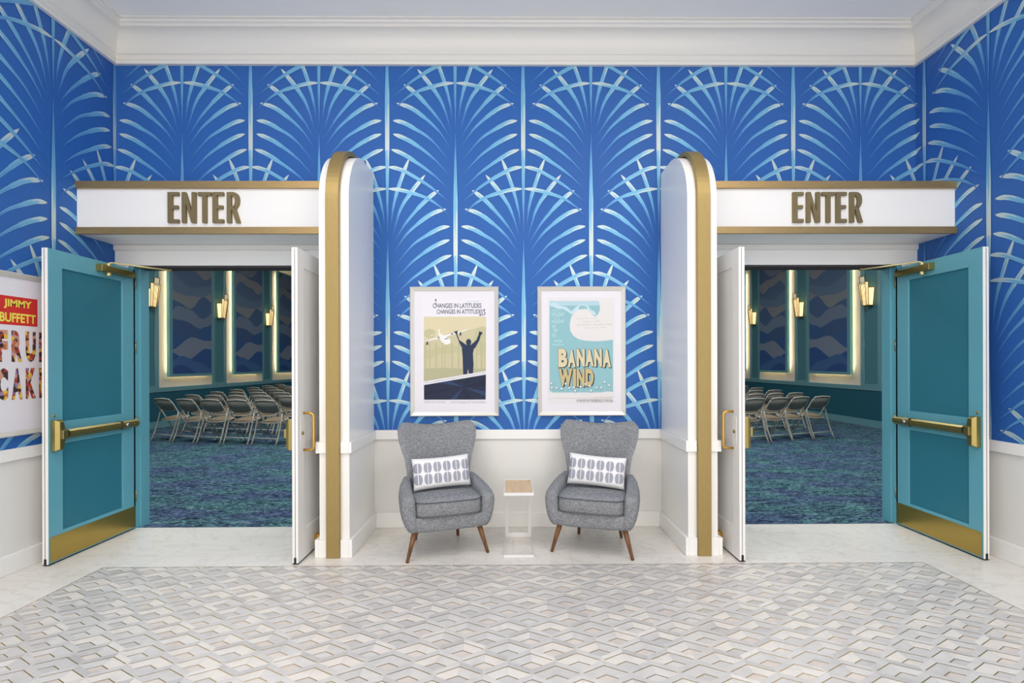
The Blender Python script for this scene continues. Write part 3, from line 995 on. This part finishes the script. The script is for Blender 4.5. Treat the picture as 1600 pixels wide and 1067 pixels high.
t, S = poster_back('framed_poster', 0.235, 839.5, 977.5, 'white framed aqua poster with cresting wave and cream BANANA WIND lettering')
q = lambda x, y: (845 + x / 10.16, 455 + y / 10.16)
q2 = lambda x, y: (845 + x / 9.7, 540 + y / 9.7)
S.poly([q(110, 105), q(1175, 105), q2(1120, 885), q2(100, 885)], flat(222, 220, 222))
AQ = flat(142, 188, 196); LB = flat(176, 206, 218); CREAM = flat(222, 219, 220)
S.poly([q(138, 155), q(1148, 155), q2(1095, 715), q2(128, 715)], AQ)
S.poly([q(138, 155), q(940, 155), q(940, 230), q(138, 230)], LB)
S.poly([q(145, 190), q(230, 180), q(300, 230), q(400, 250), q(490, 320), q(560, 250), q(640, 210), q(740, 225), q(800, 300), q(860, 330), q(880, 390), q(800, 360), q(720, 290), q(640, 300), q(490, 370), q(420, 320), q(360, 285), q(260, 280), q(200, 250), q(150, 240)], flat(192, 216, 226))
S.poly([q(920, 155), q(1150, 155), q(1150, 775), q(1000, 792), q(860, 798), q(720, 790), q(600, 765), q(520, 715), q(470, 640), q(457, 540), q(475, 430), q(520, 350), q(600, 300), q(690, 285), q(770, 315), q(830, 385), q(870, 405), q(910, 370), q(940, 300), q(938, 220)], CREAM)
S.poly([q(600, 255), q(640, 225), q(720, 240), q(745, 280), q(690, 283), q(610, 292)], AQ)
gr = flat(196, 190, 184)
for s_, x0, x1, y0, y1 in (('well it\'s only', 565, 900, 425, 458), ('rumors swirl', 650, 945, 470, 500), ('the winds in the palm trees', 570, 1130, 515, 565), ('tell us to stay', 695, 1040, 572, 604)):
    S.text(s_, q(x0, 0)[0], q(x1, 0)[0], q(0, y0)[1], q(0, y1)[1], gr, 0, 0, -1.0)
lw = flat(196, 224, 230)
for s_, x0, x1, y0, y1 in (('FOR A', 175, 320, 300, 322), ('HOLIDAY', 172, 378, 338, 398), ('IT WAS A', 180, 300, 414, 430), ('HOLIDAY', 172, 378, 450, 508),
                           ('RUM', 180, 235, 535, 588), ('TIME', 195, 262, 598, 655), ('FUN', 178, 235, 672, 730), ('WIND', 205, 330, 775, 812), ('WAVES IN', 178, 355, 836, 866)):
    S.text(s_, q(x0, 0)[0], q(x1, 0)[0], q(0, y0)[1], q(0, y1)[1], lw)
dk = flat(38, 48, 60); cm = flat(214, 203, 170); cm2 = flat(196, 180, 134)
R1 = [('B', 262, 400, 48, 330), ('A', 405, 525, 62, 332), ('N', 540, 665, 48, 322), ('A', 672, 800, 60, 318), ('N', 808, 925, 48, 325), ('A', 935, 1062, 62, 335)]
R2 = [('W', 265, 475, 350, 622), ('I', 484, 530, 355, 625), ('N', 540, 660, 355, 632), ('D', 672, 800, 355, 622)]
for lst, cc in ((R1, cm), (R2, cm2)):
    for ch, x0, x1, y0, y1 in lst:
        S.text(ch, q2(x0 + 12, 0)[0], q2(x1 + 14, 0)[0], q2(0, y0 + 8)[1], q2(0, y1 + 12)[1], dk, 0.09)
    for ch, x0, x1, y0, y1 in lst:
        S.text(ch, q2(x0 - 4, 0)[0], q2(x1 + 4, 0)[0], q2(0, y0 - 4)[1], q2(0, y1 + 4)[1], dk, 0.075)
    for ch, x0, x1, y0, y1 in lst:
        S.text(ch, q2(x0, 0)[0], q2(x1, 0)[0], q2(0, y0)[1], q2(0, y1)[1], cc, 0.06)
S.poly([q2(128, 690), q2(200, 725), q2(430, 745), q2(700, 740), q2(900, 715), q2(1000, 700), q2(1095, 706), q2(1095, 800), q2(128, 800)], flat(222, 220, 222))
rr = random.Random(5)
for x, y in ((155, 580), (165, 640), (240, 648), (312, 660), (375, 585), (428, 645), (520, 690), (500, 640), (600, 630), (680, 590), (760, 690), (740, 620), (845, 645), (912, 645), (968, 560), (1035, 610)):
    a = q2(x, y); b = q2(x + rr.uniform(-8, 8), 720 + rr.uniform(0, 50)); S.line(a[0], a[1], b[0], b[1], 0.25, flat(206, 224, 228))
    S.disc(a[0], a[1], 2.1, 2.2, flat(96, 108, 130), 7); S.disc(a[0] - 0.2, a[1] - 0.3, 1.9, 1.9, flat(222, 226, 232), 5)
S.text('ONE OF THOSE', q2(790, 0)[0], q2(1085, 0)[0], q2(0, 780)[1], q2(0, 798)[1], flat(220, 204, 192))
S.text('IF THE EYE OF THE BEHOLD IS THE SEA', q2(540, 0)[0], q2(1088, 0)[0], q2(0, 820)[1], q2(0, 860)[1], flat(128, 128, 138))
S.mb.build('print', t)

# poster on the side wall, lettered with a fruit collage
YP = 4.37                                     # its far edge
t = empty('framed_poster', (XL + 0.003, YP - PW / 2, 1.01)); tag(t, 'white framed poster on the side wall with red name block and fruit filled lettering', 'poster')
placeL = lambda u, d, z: (d - 0.003, u - PW / 2, z)
framed(t, placeL)
YP0 = YP - PW
S = Sheet(lambda a, b, o: placeL(a - YP0, 0.0105 + o, b - 1.01))
S.rect(3.66, 4.25, 1.14, 2.12, M['paper'])
S.rect(3.70, 4.041, 1.838, 2.052, flat(206, 52, 50))
yl = flat(238, 226, 92)
# heights: b grows up here, so y0/y1 are swapped for Sheet.text
S.text('JIMMY', 3.775, 3.993, 2.028, 1.958, yl, 0.03)
S.text('BUFFETT', 3.745, 4.026, 1.928, 1.858, yl, 0.03)
x = 3.615
for row, z0, z1, letters in ((0, 1.563, 1.797, 'FRUIT'), (1, 1.281, 1.517, 'CAKES')):
    x = 3.722
    for ch in letters:
        wd = 0.04 if ch == 'I' else 0.084
        S.text(ch, x, x + wd, z1, z0, M['collage'], 0.07)
        x += wd + 0.026
S.mb.build('print', t)


# ------------------------------------------------------------------ armchairs
def superring(cx, cy, cz, hx, hz, n=24, e=0.5, axis='y'):
    pts = []
    for k in range(n):
        a = 2 * PI * k / n
        c, s = math.cos(a), math.sin(a)
        u = math.copysign(abs(c) ** e, c) * hx; v = math.copysign(abs(s) ** e, s) * hz
        pts.append((u, v))
    return pts


def make_armchair():
    t = empty('armchair')
    F = M['tweed']
    # backrest: winged shell
    b = MB()
    hws = [(0.24, 0.225), (0.36, 0.262), (0.50, 0.272), (0.62, 0.276), (0.72, 0.290), (0.82, 0.322), (0.90, 0.342), (0.97, 0.348), (1.05, 0.343)]

    def hw(z):
        for i in range(len(hws) - 1):
            if hws[i][0] <= z <= hws[i + 1][0]:
                f = (z - hws[i][0]) / (hws[i + 1][0] - hws[i][0]); f = f * f * (3 - 2 * f) * 0.5 + f * 0.5
                return hws[i][1] + (hws[i + 1][1] - hws[i][1]) * f
        return hws[0][1] if z < hws[0][0] else hws[-1][1]
    nz = 26; na = 18
    rings = []
    zb = 0.25
    for i in range(nz + 1):
        v = i / nz
        shr = 1.0
        if v > 0.9:
            q_ = (v - 0.9) / 0.1; shr = math.sqrt(max(0.0, 1 - q_ * q_)) * 0.96 + 0.04
        ring_f, ring_b = [], []
        for j in range(na + 1):
            a = -1 + 2 * j / na
            # concave top line that rises to the corners, corners rounded
            ztop = 1.00 + 0.05 * abs(a) ** 1.8 - 0.075 * (1 - math.sqrt(max(0.0, 1 - max(0, (abs(a) - 0.80) / 0.205) ** 2)))
            z = zb + (ztop - zb) * v
            hwz = hw(z)
            th = 0.050 * shr
            edge = math.sqrt(max(0.0, 1 - abs(a) ** 7))
            x_ = a * hwz * (1 - 0.02 * (1 - shr))
            yc = 0.15 + 0.17 * (z - 0.3) / 0.75 - 0.105 * abs(a) ** 2.6 * min(1, max(0, (z - 0.30) / 0.4))
            ring_f.append((x_, yc - th * edge, z)); ring_b.append((x_, yc + th * edge * 0.9, z))
        rings.append(ring_f + ring_b[::-1])
    b.rings(rings, F, smooth=True)
    b.build('backrest', t)
    # seat frame
    sf = MB(); rs = []
    for i, (z, k) in enumerate(((0.232, 0.90), (0.238, 0.96), (0.26, 1.0), (0.34, 1.0), (0.352, 0.985))):
        pts = superring(0, 0, 0, 0.315 * k, 0.285 * k, 32, 0.28)
        rs.append([(u, v - 0.035, z) for u, v in pts])
    sf.rings(rs, F, smooth=True)
    sf.build('seat_frame', t)
    # arms: rounded pads sweeping forward from the back
    for s in (-1, 1):
        am = MB(); rs = []
        st = [(0.24, 0.245, 0.52, 0.012), (0.20, 0.255, 0.575, 0.032), (0.13, 0.272, 0.590, 0.048), (0.05, 0.292, 0.575, 0.056), (-0.06, 0.309, 0.550, 0.060), (-0.16, 0.315, 0.532, 0.062), (-0.24, 0.315, 0.520, 0.062), (-0.285, 0.314, 0.508, 0.058), (-0.308, 0.313, 0.488, 0.046), (-0.318, 0.313, 0.455, 0.024)]
        for y, cx, zt, hx in st:
            zb_ = 0.235 + (0.02 if y < -0.3 else 0)
            if y < -0.315: zb_ = 0.29
            hz = (zt - zb_) / 2; cz = (zt + zb_) / 2
            pts = superring(0, 0, 0, hx, hz, 30, 0.55)
            ring = []
            for u, v in pts:
                f = (v + hz) / (2 * hz)          # 0 bottom .. 1 top
                tuck = -0.035 * (1 - f) ** 1.8 + 0.008 * math.sin(PI * f)
                flare = 0.0
                ring.append((s * (cx + u * (0.8 + 0.2 * f) + tuck + flare), y, cz + v))
            rs.append(ring)
        am.rings(rs, F, smooth=True)
        am.build('armrest', t)
    # seat cushion with piping
    cu = MB(); rs = []
    for z, k, dz in ((0.345, 0.90, 0), (0.348, 0.965, 0), (0.362, 1.0, 0), (0.45, 1.0, 0), (0.470, 0.992, 0), (0.482, 0.96, 0), (0.492, 0.8, 0), (0.498, 0.5, 0), (0.50, 0.15, 0)):
        pts = superring(0, 0, 0, 0.268 * k, 0.245 * k, 36, 0.3)
        rs.append([(u, v - 0.085 - 0.012 * (1 - (u / 0.27) ** 2) * (1 if v < 0 else 0), z) for u, v in pts])
    cu.rings(rs, F, smooth=True)
    c_ = cu.build('seat_cushion', t)
    for z in (0.362, 0.468):
        pp = superring(0, 0, 0, 0.270, 0.247, 48, 0.3)
        pts = [(u, v - 0.085 - 0.012 * (1 - (u / 0.27) ** 2) * (1 if v < 0 else 0), z) for u, v in pp]
        pi_ = MB(); pi_.tube(pts + [pts[0]], 0.0042, M['tweed_piping'], 6); pi_.build('piping', c_)
    for x0, y0, x1, y1, z1 in ((-0.255, -0.215, -0.325, -0.25, 0.245), (0.255, -0.215, 0.325, -0.25, 0.245), (-0.16, 0.15, -0.19, 0.25, 0.26), (0.16, 0.15, 0.19, 0.25, 0.26)):
        lg = MB(); lg.tube([(x0, y0, z1), (x0 * 0.6 + x1 * 0.4, y0 * 0.6 + y1 * 0.4, z1 * 0.6), (x1, y1, 0.0)], 0, M['walnut'], 14, True, rs=[0.0235, 0.0195, 0.0125]); lg.build('leg', t)
    return t


ch = make_armchair()
ch.location = (-0.595, 4.31, 0); ch.rotation_euler = (0, 0, math.radians(19))
tag(ch, 'grey tweed wingback armchair standing below the airplane poster', 'armchair', 'grey armchairs in the nook')
ch2 = copy_tree(ch)
ch2.location = (0.70, 4.33, 0); ch2.rotation_euler = (0, 0, math.radians(-17.5))
tag(ch2, 'grey tweed wingback armchair standing below the aqua wave poster', 'armchair', 'grey armchairs in the nook')


def make_pillow():
    b = MB(); rs = []
    NX, NZ = 24, 14
    vs = []; fs = []
    for side in (-1, 1):
        for i in range(NX + 1):
            for j in range(NZ + 1):
                u = -1 + 2 * i / NX; v = -1 + 2 * j / NZ
                px = u * 0.24 * (1 - 0.035 * (1 - abs(v) ** 2) * abs(u) ** 3); pz = v * 0.130 * (1 - 0.07 * (1 - abs(u) ** 2) * abs(v) ** 3)
                th = 0.058 * ((1 - u ** 4) * (1 - v ** 4)) ** 0.5 + 0.002
                vs.append((px, side * th, pz))
    W1 = NZ + 1; off = (NX + 1) * W1
    for i in range(NX):
        for j in range(NZ):
            a = i * W1 + j
            fs.append((a, a + W1, a + W1 + 1, a + 1)); fs.append((off + a, off + a + 1, off + a + W1 + 1, off + a + W1))
    for i in range(NX):
        a = i * W1; fs.append((a, off + a, off + a + W1, a + W1)); a += NZ; fs.append((a, a + W1, off + a + W1, off + a))
    for j in range(NZ):
        fs.append((j, j + 1, off + j + 1, off + j)); a = NX * W1 + j; fs.append((a, off + a, off + a + 1, a + 1))
    b.add(vs, fs, M['pillow_cloth'], True)
    return b.build('lumbar_pillow')


pl = make_pillow()
pl2 = pl.copy(); COL.objects.link(pl2)
for p, chr_, tilt, rz, lx, lab in ((pl, ch, 2.0, 12, -0.012, 'white lumbar pillow with blue feathered ovals on the armchair below the airplane poster'),
                               (pl2, ch2, -3.0, -12, 0.012, 'white lumbar pillow with blue feathered ovals on the armchair below the aqua wave poster')):
    base = Matrix.Translation(chr_.location) @ Matrix.Rotation(chr_.rotation_euler.z, 4, 'Z')
    p.matrix_world = base @ Matrix.Translation((lx, -0.032, 0.638)) @ Matrix.Rotation(math.radians(-14), 4, 'X') @ Matrix.Rotation(math.radians(-tilt), 4, 'Y')
    tag(p, lab, 'pillow', 'patterned pillows on the armchairs')

# ------------------------------------------------------------------ C-shaped side table
t = empty('side_table', (0.046, 4.30, 0)); tag(t, 'small white metal side table with pale wood top between the two armchairs', 'side table')
hx, y0, y1 = 0.120, -0.228, 0.258
tf = MB()
z0, z1 = 0.488, 0.512
for a in ((-hx, hx, y0, y0 + 0.008), (-hx, hx, y1 - 0.008, y1), (-hx, -hx + 0.008, y0 + 0.008, y1 - 0.008), (hx - 0.008, hx, y0 + 0.008, y1 - 0.008)):
    tf.box(a[0], a[1], a[2], a[3], z0, z1, M['table_white'])
tf.build('tray_rim', t, bevel=0.002)
BX(-hx + 0.008, hx - 0.008, y0 + 0.008, y1 - 0.008, 0.490, 0.507, M['oak_top']).build('table_top', t)
for s in (-1, 1):
    BX(s * (hx - 0.004), s * (hx - 0.034), y1 - 0.012, y1, 0.0, 0.490, M['table_white']).build('leg', t, bevel=0.001)
    BX(s * hx, s * (hx - 0.008), y0 + 0.008, y1 - 0.0125, 0.0, 0.018, M['table_white']).build('base_bar', t, bevel=0.001)
BX(-hx, hx, y0, y0 + 0.008, 0.0, 0.018, M['table_white']).build('base_bar', t, bevel=0.001)
BX(-hx + 0.035, hx - 0.035, y1 - 0.01, y1, 0.0, 0.04, M['table_white']).build('cross_bar', t, bevel=0.001)

# ------------------------------------------------------------------ ballroom shell
def ball_side_wall(name, X, s):
    """s = +1 when the room lies toward +x. Pilasters, lit niches, rail and dado are one wall."""
    wb = MB()
    wb.box(X, X - s * 0.15, D + 0.12, BYE, 0, BZ, M['ball_recess'])
    f = M['ball_frame']
    wb.box(X, X + s * 0.012, D + 0.2, BYE, 0.165, 0.875, M['ball_dado'])
    wb.box(X, X + s * 0.03, D + 0.2, BYE, 0.875, 0.985, f)
    wb.box(X, X + s * 0.03, D + 0.2, BYE, 5.2, 5.5, f)
    for k in range(-2, 4):
        yp = 12.27 + 2.96 * k
        if yp - 0.36 < D + 0.2:
            continue
        for a in (yp - 0.36, yp + 0.24):
            wb.box(X, X + s * 0.03, a, a + 0.12, 0.985, 5.2, f)
        wb.box(X, X + s * 0.03, yp - 0.24, yp + 0.24, 0.985, 1.03, f)
        wb.box(X, X + s * 0.004, yp + 0.36, yp + 2.60, 0.985, 5.2, M['niche_cream'])
    struct(wb.build(name))
    struct(BX(X, X + s * 0.025, D + 0.2, BYE, 0, 0.165, f).build('baseboard_ballroom_' + ('left' if s > 0 else 'right')))


ball_side_wall('wall_ballroom_left', BXL, 1)
ball_side_wall('wall_ballroom_right', BXR, -1)
fw = MB()
fw.box(BXL - 0.1, XL - 0.1, D + 0.0, D + 0.12, 0, BZ, M['ball_recess'])
fw.box(XR + 0.1, BXR + 0.1, D + 0.0, D + 0.12, 0, BZ, M['ball_recess'])
struct(fw.build('wall_ballroom_front'))
struct(BX(BXL - 0.1, BXR + 0.1, BYE, BYE + 0.1, 0, BZ, M['ball_recess']).build('wall_ballroom_back'))
struct(BX(BXL - 0.1, BXR + 0.1, D, BYE + 0.1, BZ, BZ + 0.1, M['ball_ceiling']).build('ceiling_ballroom'))

# wave artwork panels
WAVE = [(112, 118, 132), (76, 92, 122), (124, 124, 130), (80, 100, 128), (92, 112, 134), (122, 126, 130), (68, 92, 126), (104, 118, 138), (60, 84, 122), (52, 84, 130), (114, 124, 142), (46, 78, 130), (60, 94, 138), (44, 74, 126)]


def make_art(s):
    t = empty('wave_wall_panel')
    hy, z0, z1 = 0.94, 1.245, 4.98
    X0, X1 = 0.052, 0.13
    bd = MB()
    bd.box(s * X0, s * (X1 - 0.002), -hy, hy, z0, z1, M['ball_side'])
    bd.build('panel_box', t)
    fr = MB(); e = 0.11
    for a in ((-hy, hy, z0, z0 + 0.07), (-hy, hy, z1 - 0.07, z1), (-hy, -hy + e, z0 + 0.07, z1 - 0.07), (hy - e, hy, z0 + 0.07, z1 - 0.07)):
        fr.box(s * (X1 - 0.002), s * (X1 + 0.004), a[0], a[1], a[2], a[3], M['ball_frame'])
    fr.build('panel_frame', t)
    ar = MB()
    y0, y1, zb, zt = -hy + e, hy - e, z0 + 0.07, z1 - 0.07
    ar.add([(s * (X1 - 0.001), y0, zb), (s * (X1 - 0.001), y1, zb), (s * (X1 - 0.001), y1, zt), (s * (X1 - 0.001), y0, zt)], [(0, 1, 2, 3)], flat(58, 66, 84))
    rr = random.Random(11)
    NS = 36
    for k, c in enumerate(WAVE):
        zc = zt - 0.05 - (zt - zb) * k / 13.2
        am = rr.uniform(0.12, 0.24); fq = rr.uniform(0.55, 1.0); ph = rr.uniform(0, 6.28); ph2 = rr.uniform(0, 6.28); sl = rr.uniform(-0.12, 0.12)
        top = []
        for i in range(NS + 1):
            y = y0 + (y1 - y0) * i / NS
            f_ = (y - y0) / (y1 - y0)
            a = f_ * 2 * PI * fq + ph
            top.append((y, min(zt, max(zb, zc + am * math.sin(a + 0.35 * math.sin(a)) + sl * (f_ - 0.5) * 2 + 0.03 * math.sin(2.3 * a + ph2)))))
        bot = [(y, zb) for y, z in top]
        xx = s * (X1 - 0.001 + 0.0002 * (k + 1))
        vs = [(xx, y, z) for y, z in top] + [(xx, y, z) for y, z in bot]
        fs = [(i, i + 1, NS + 2 + i, NS + 1 + i) for i in range(NS)]
        ar.add(vs, fs, flat(*c))
    ar.build('wave_artwork', t)
    ls = MB(); q1, q2_ = 0.17, 0.15
    for a in ((-hy + q1, hy - q1, z0 + q2_, z0 + q1), (-hy + q1, hy - q1, z1 - q1, z1 - q2_), (-hy + q2_, -hy + q1, z0 + q2_, z1 - q2_), (hy - q1, hy - q2_, z0 + q2_, z1 - q2_)):
        ls.box(s * 0.034, s * 0.052, a[0], a[1], a[2], a[3], M['warm_strip'])
    ls.build('light_strip', t)
    BX(s * 0.006, s * 0.056, -0.5, 0.5, 2.0, 4.2, M['ball_recess']).build('wall_bracket', t)
    return t


def make_sconce(s):
    t = empty('wall_sconce')
    # plan: five facets of a half octagon; heights stepping up to the middle
    bz = 2.93
    topR = [(0.0, -0.215), (0.155, -0.19), (0.175, -0.095), (0.175, 0.095), (0.155, 0.19), (0.0, 0.215)]
    hts = [0.42, 0.56, 0.70, 0.56, 0.42]
    k = 0.62
    fr = MB()
    BX(s * 0.004, s * 0.03, -0.07, 0.07, bz, bz + 0.4, M['sconce_metal']).build('back_plate', t)
    for i in range(5):
        a, b = topR[i], topR[i + 1]
        h = hts[i]
        lerp = lambda p, f: (0.03 + (p[0]) * (k + (1 - k) * f), p[1] * (k + (1 - k) * f))
        f1 = h / 0.70
        A0, B0, A1, B1 = lerp(a, 0), lerp(b, 0), lerp(a, f1), lerp(b, f1)
        g = MB()
        nrm = Vector((b[1] - a[1], -(b[0] - a[0])))
        nrm = nrm.normalized() * 0.004
        P = [(A0, bz), (B0, bz), (B1, bz + h), (A1, bz + h)]
        if i == 2:
            fm = 0.72
            Am = [A0[j] + (A1[j] - A0[j]) * fm for j in (0, 1)]; Bm = [B0[j] + (B1[j] - B0[j]) * fm for j in (0, 1)]
            quads = [([(A0, bz), (B0, bz), (Bm, bz + h * fm), (Am, bz + h * fm)], M['sconce_glass']), ([(Am, bz + h * fm), (Bm, bz + h * fm), (B1, bz + h), (A1, bz + h)], M['sconce_glass_top'])]
        else:
            quads = [(P, M['sconce_glass'])]
        for Q, mt in quads:
            vs = [(s * p[0], p[1], z) for p, z in Q] + [(s * (p[0] - 0.006), p[1], z) for p, z in Q]
            g.add(vs, [(0, 1, 2, 3), (7, 6, 5, 4), (0, 4, 5, 1), (1, 5, 6, 2), (2, 6, 7, 3), (3, 7, 4, 0)], mt)
        g.build('glass_panel', t)
        for p0, p1 in ((A0, A1), (B0, B1)):
            fr.tube([(s * (p0[0] + 0.002), p0[1], bz), (s * (p1[0] + 0.002), p1[1], bz + h)], 0.009, M['sconce_metal'], 6)
        fr.tube([(s * (A1[0] + 0.002), A1[1], bz + h), (s * (B1[0] + 0.002), B1[1], bz + h)], 0.009, M['sconce_metal'], 6)
        fr.tube([(s * (A0[0] + 0.002), A0[1], bz), (s * (B0[0] + 0.002), B0[1], bz)], 0.008, M['sconce_metal'], 6)
        if h > 0.5:      # dividers on the tall facets
            for f in ((0.33, 0.67) if h > 0.6 else (0.5,)):
                p0 = [A0[j] + (B0[j] - A0[j]) * f for j in (0, 1)]; p1 = [A1[j] + (B1[j] - A1[j]) * f for j in (0, 1)]
                hh = h * (0.82 if h > 0.6 else 1)
                fr.tube([(s * (p0[0] + 0.002), p0[1], bz), (s * (p0[0] + (p1[0] - p0[0]) * hh / h + 0.002), p0[1] + (p1[1] - p0[1]) * hh / h, bz + hh)], 0.0055, M['sconce_metal'], 5)
    bp = [(s * (0.03 + p[0] * k), p[1] * k, bz) for p in topR]
    fr.add(bp + [(p[0], p[1], bz - 0.008) for p in bp], [(0, 1, 2, 3, 4, 5), (11, 10, 9, 8, 7, 6)] + [(i, (i + 1) % 6, 6 + (i + 1) % 6, 6 + i) for i in range(6)], M['sconce_metal'])
    fr.build('sconce_frame', t)
    return t


ORD = ['nearest', 'second', 'third', 'fourth', 'fifth']
for X, s, side in ((BXL, 1, 'nearer the fruit lettered poster'), (BXR, -1, 'farther from the fruit lettered poster')):
    pa = make_art(s); psn = make_sconce(s)
    for n_, k in enumerate((-1, 0, 1, 2, 3)):
        o = pa if n_ == 0 else copy_tree(pa)
        o.location = (X, 12.27 + 2.96 * k + 1.54, 0)
        tag(o, 'backlit blue wave panel, %s to the doorway %s' % (['nearest', 'second nearest', 'third nearest', 'fourth nearest', 'farthest'][n_], side), 'wall panel', 'backlit wave panels of the ballroom')
    for n_, k in enumerate((0, 1, 2, 3)):
        o = psn if n_ == 0 else copy_tree(psn)
        o.location = (X + s * 0.002, 12.31 + 2.96 * k, 0)
        tag(o, 'lit fan shaped glass sconce, %s to the doorway %s' % (['nearest', 'second nearest', 'third nearest', 'farthest'][n_], side), 'wall lamp', 'glowing sconces of the ballroom')


# ------------------------------------------------------------------ folding chairs
def make_folding():
    """chair faces +y; rear feet at y=0, front feet at y=0.62."""
    t = empty('folding_chair')
    P = M['chair_beige']
    W_ = 0.235
    f = MB()
    zt, yt = 0.865, 0.04
    line = lambda z: 0.60 - z * (0.60 - 0.04) / 0.865
    # back hoop: both long tubes joined over the top
    for s in (-1, 1):
        tb = MB()
        tb.tube([(s * (W_ - 0.012), line(0.815), 0.815), (s * W_, line(0.78), 0.78), (s * W_, line(0.45), 0.45), (s * W_, line(0.0) , 0.004)], 0.0125, P, 8)
        tb.build('front_leg', t)
        rl = MB()
        pts = [(s * (W_ + 0.028), 0.20, 0.60), (s * (W_ + 0.028), 0.165, 0.45), (s * (W_ + 0.028), 0.10, 0.22), (s * (W_ + 0.028), 0.05, 0.10), (s * (W_ + 0.028), 0.0, 0.006)]
        rl.tube(pts, 0.0125, P, 8)
        rl.tube([(s * (W_ + 0.045), 0.20, 0.585), (s * (W_ - 0.01), line(0.585), 0.585)], 0.008, P, 6)
        rl.build('rear_leg', t)
    cb = MB(); cb.tube([(-W_ - 0.02, 0.065, 0.14), (W_ + 0.02, 0.065, 0.14)], 0.010, P, 8); cb.build('cross_bar', t)
    cb = MB(); cb.tube([(-W_, line(0.16), 0.16), (W_, line(0.16), 0.16)], 0.009, P, 8); cb.build('cross_bar', t)
    tr = MB()
    tr.tube([(-W_ + 0.012, line(0.815), 0.815), (-W_ + 0.035, line(0.855), 0.855), (0, line(0.865), 0.868), (W_ - 0.035, line(0.855), 0.855), (W_ - 0.012, line(0.815), 0.815)], 0.0135, P, 8)
    tr.build('top_rail', t)
    # curved plastic back: top straight, bottom dips in the middle
    bk = MB(); rs = []
    n = 14
    top, bot = [], []
    for i in range(n + 1):
        a = -1 + 2 * i / n
        x = a * (W_ - 0.012)
        bow = 0.03 * (1 - a * a)
        zb = 0.665 - 0.055 * (1 - a ** 4)
        for z, lst in ((0.85, top), (zb, bot)):
            lst.append((x, line(z) + bow * (0.3 if z > 0.8 else 1.0) * -1, z))
    th = 0.007
    vs = top + bot + [(x, y + th, z) for x, y, z in top] + [(x, y + th, z) for x, y, z in bot]
    k = n + 1
    fs = [(i, i + 1, k + i + 1, k + i) for i in range(n)] + [(2 * k + i + 1, 2 * k + i, 3 * k + i, 3 * k + i + 1) for i in range(n)]
    fs += [(i + 1, i, 2 * k + i, 2 * k + i + 1) for i in range(n)] + [(k + i, k + i + 1, 3 * k + i + 1, 3 * k + i) for i in range(n)]
    bk.add(vs, fs, M['chair_plastic'], True)
    bo = bk.build('backrest', t)
    rim = MB(); rim.tube([(x, y + 0.003, z) for x, y, z in bot], 0.008, P, 6); rim.build('rim', bo)
    # seat: rounded pan with a light rim
    st = MB(); rs = []
    for z, kk in ((0.425, 0.94), (0.43, 1.0), (0.448, 1.0), (0.452, 0.97)):
        pts = superring(0, 0, 0, 0.205 * kk, 0.20 * kk, 28, 0.62)
        rs.append([(u, v + 0.335, z + 0.022 + v * 0.18) for u, v in pts])
    st.rings(rs, M['chair_seat'], smooth=False)
    so = st.build('seat', t)
    pts = [(u, v + 0.335, 0.458 + v * 0.18) for u, v in superring(0, 0, 0, 0.208, 0.203, 28, 0.62)]
    rm = MB(); rm.tube(pts + [pts[0]], 0.012, P, 6); rm.build('rim', so)
    return t


fc = make_folding()
first = [True]
ROWN = ['front', 'second', 'third', 'fourth', 'fifth', 'sixth', 'seventh']
COLN = ['outermost', 'second from the side wall', 'third from the side wall', 'fourth from the side wall', 'fifth from the side wall', 'sixth from the side wall']


def place_fold(x, y, rz, lab, grp):
    o = fc if first[0] else copy_tree(fc)
    first[0] = False
    o.location = (x, y, 0); o.rotation_euler = (0, 0, rz)
    tag(o, lab, 'chair', grp)


LB_ = [(-7.06, 10.29, -20.4), (-6.474, 10.075, -18), (-5.887, 9.915, -13.5), (-5.30, 9.794, -11.5), (-4.70, 9.67, -13)]
RB_ = [(6.29, 10.265, 20), (5.755, 10.08, 21), (5.224, 9.87, 20), (4.65, 9.68, 17)]
for blk_, side, grp, rows in ((LB_, 'doorway nearer the fruit lettered poster', 'folding chairs seen through the doorway nearer the fruit lettered poster', 7),
                        (RB_, 'doorway nearer the aqua wave poster', 'folding chairs seen through the doorway nearer the aqua wave poster', 5)):
    for r_ in range(rows):
        for c_, (x, y, a) in enumerate(blk_):
            xx = x * (1 + 0.024 * r_); yy = y + 1.24 * r_
            # keep only chairs that can be seen through the doorway
            edge = (xx / (yy + 0.3))
            if side.startswith('doorway nearer the fruit') and edge > -0.425: continue
            if not side.startswith('doorway nearer the fruit') and edge < 0.44: continue
            place_fold(xx, yy, math.radians(a * (0.95 ** r_)),
                       'beige folding chair, %s row, %s, in the %s' % (['nearest', 'second', 'third', 'fourth', 'fifth', 'sixth', 'farthest'][r_] if True else '', ['outermost', 'second from outside', 'third from outside', 'fourth from outside', 'fifth from outside'][c_], side), grp)
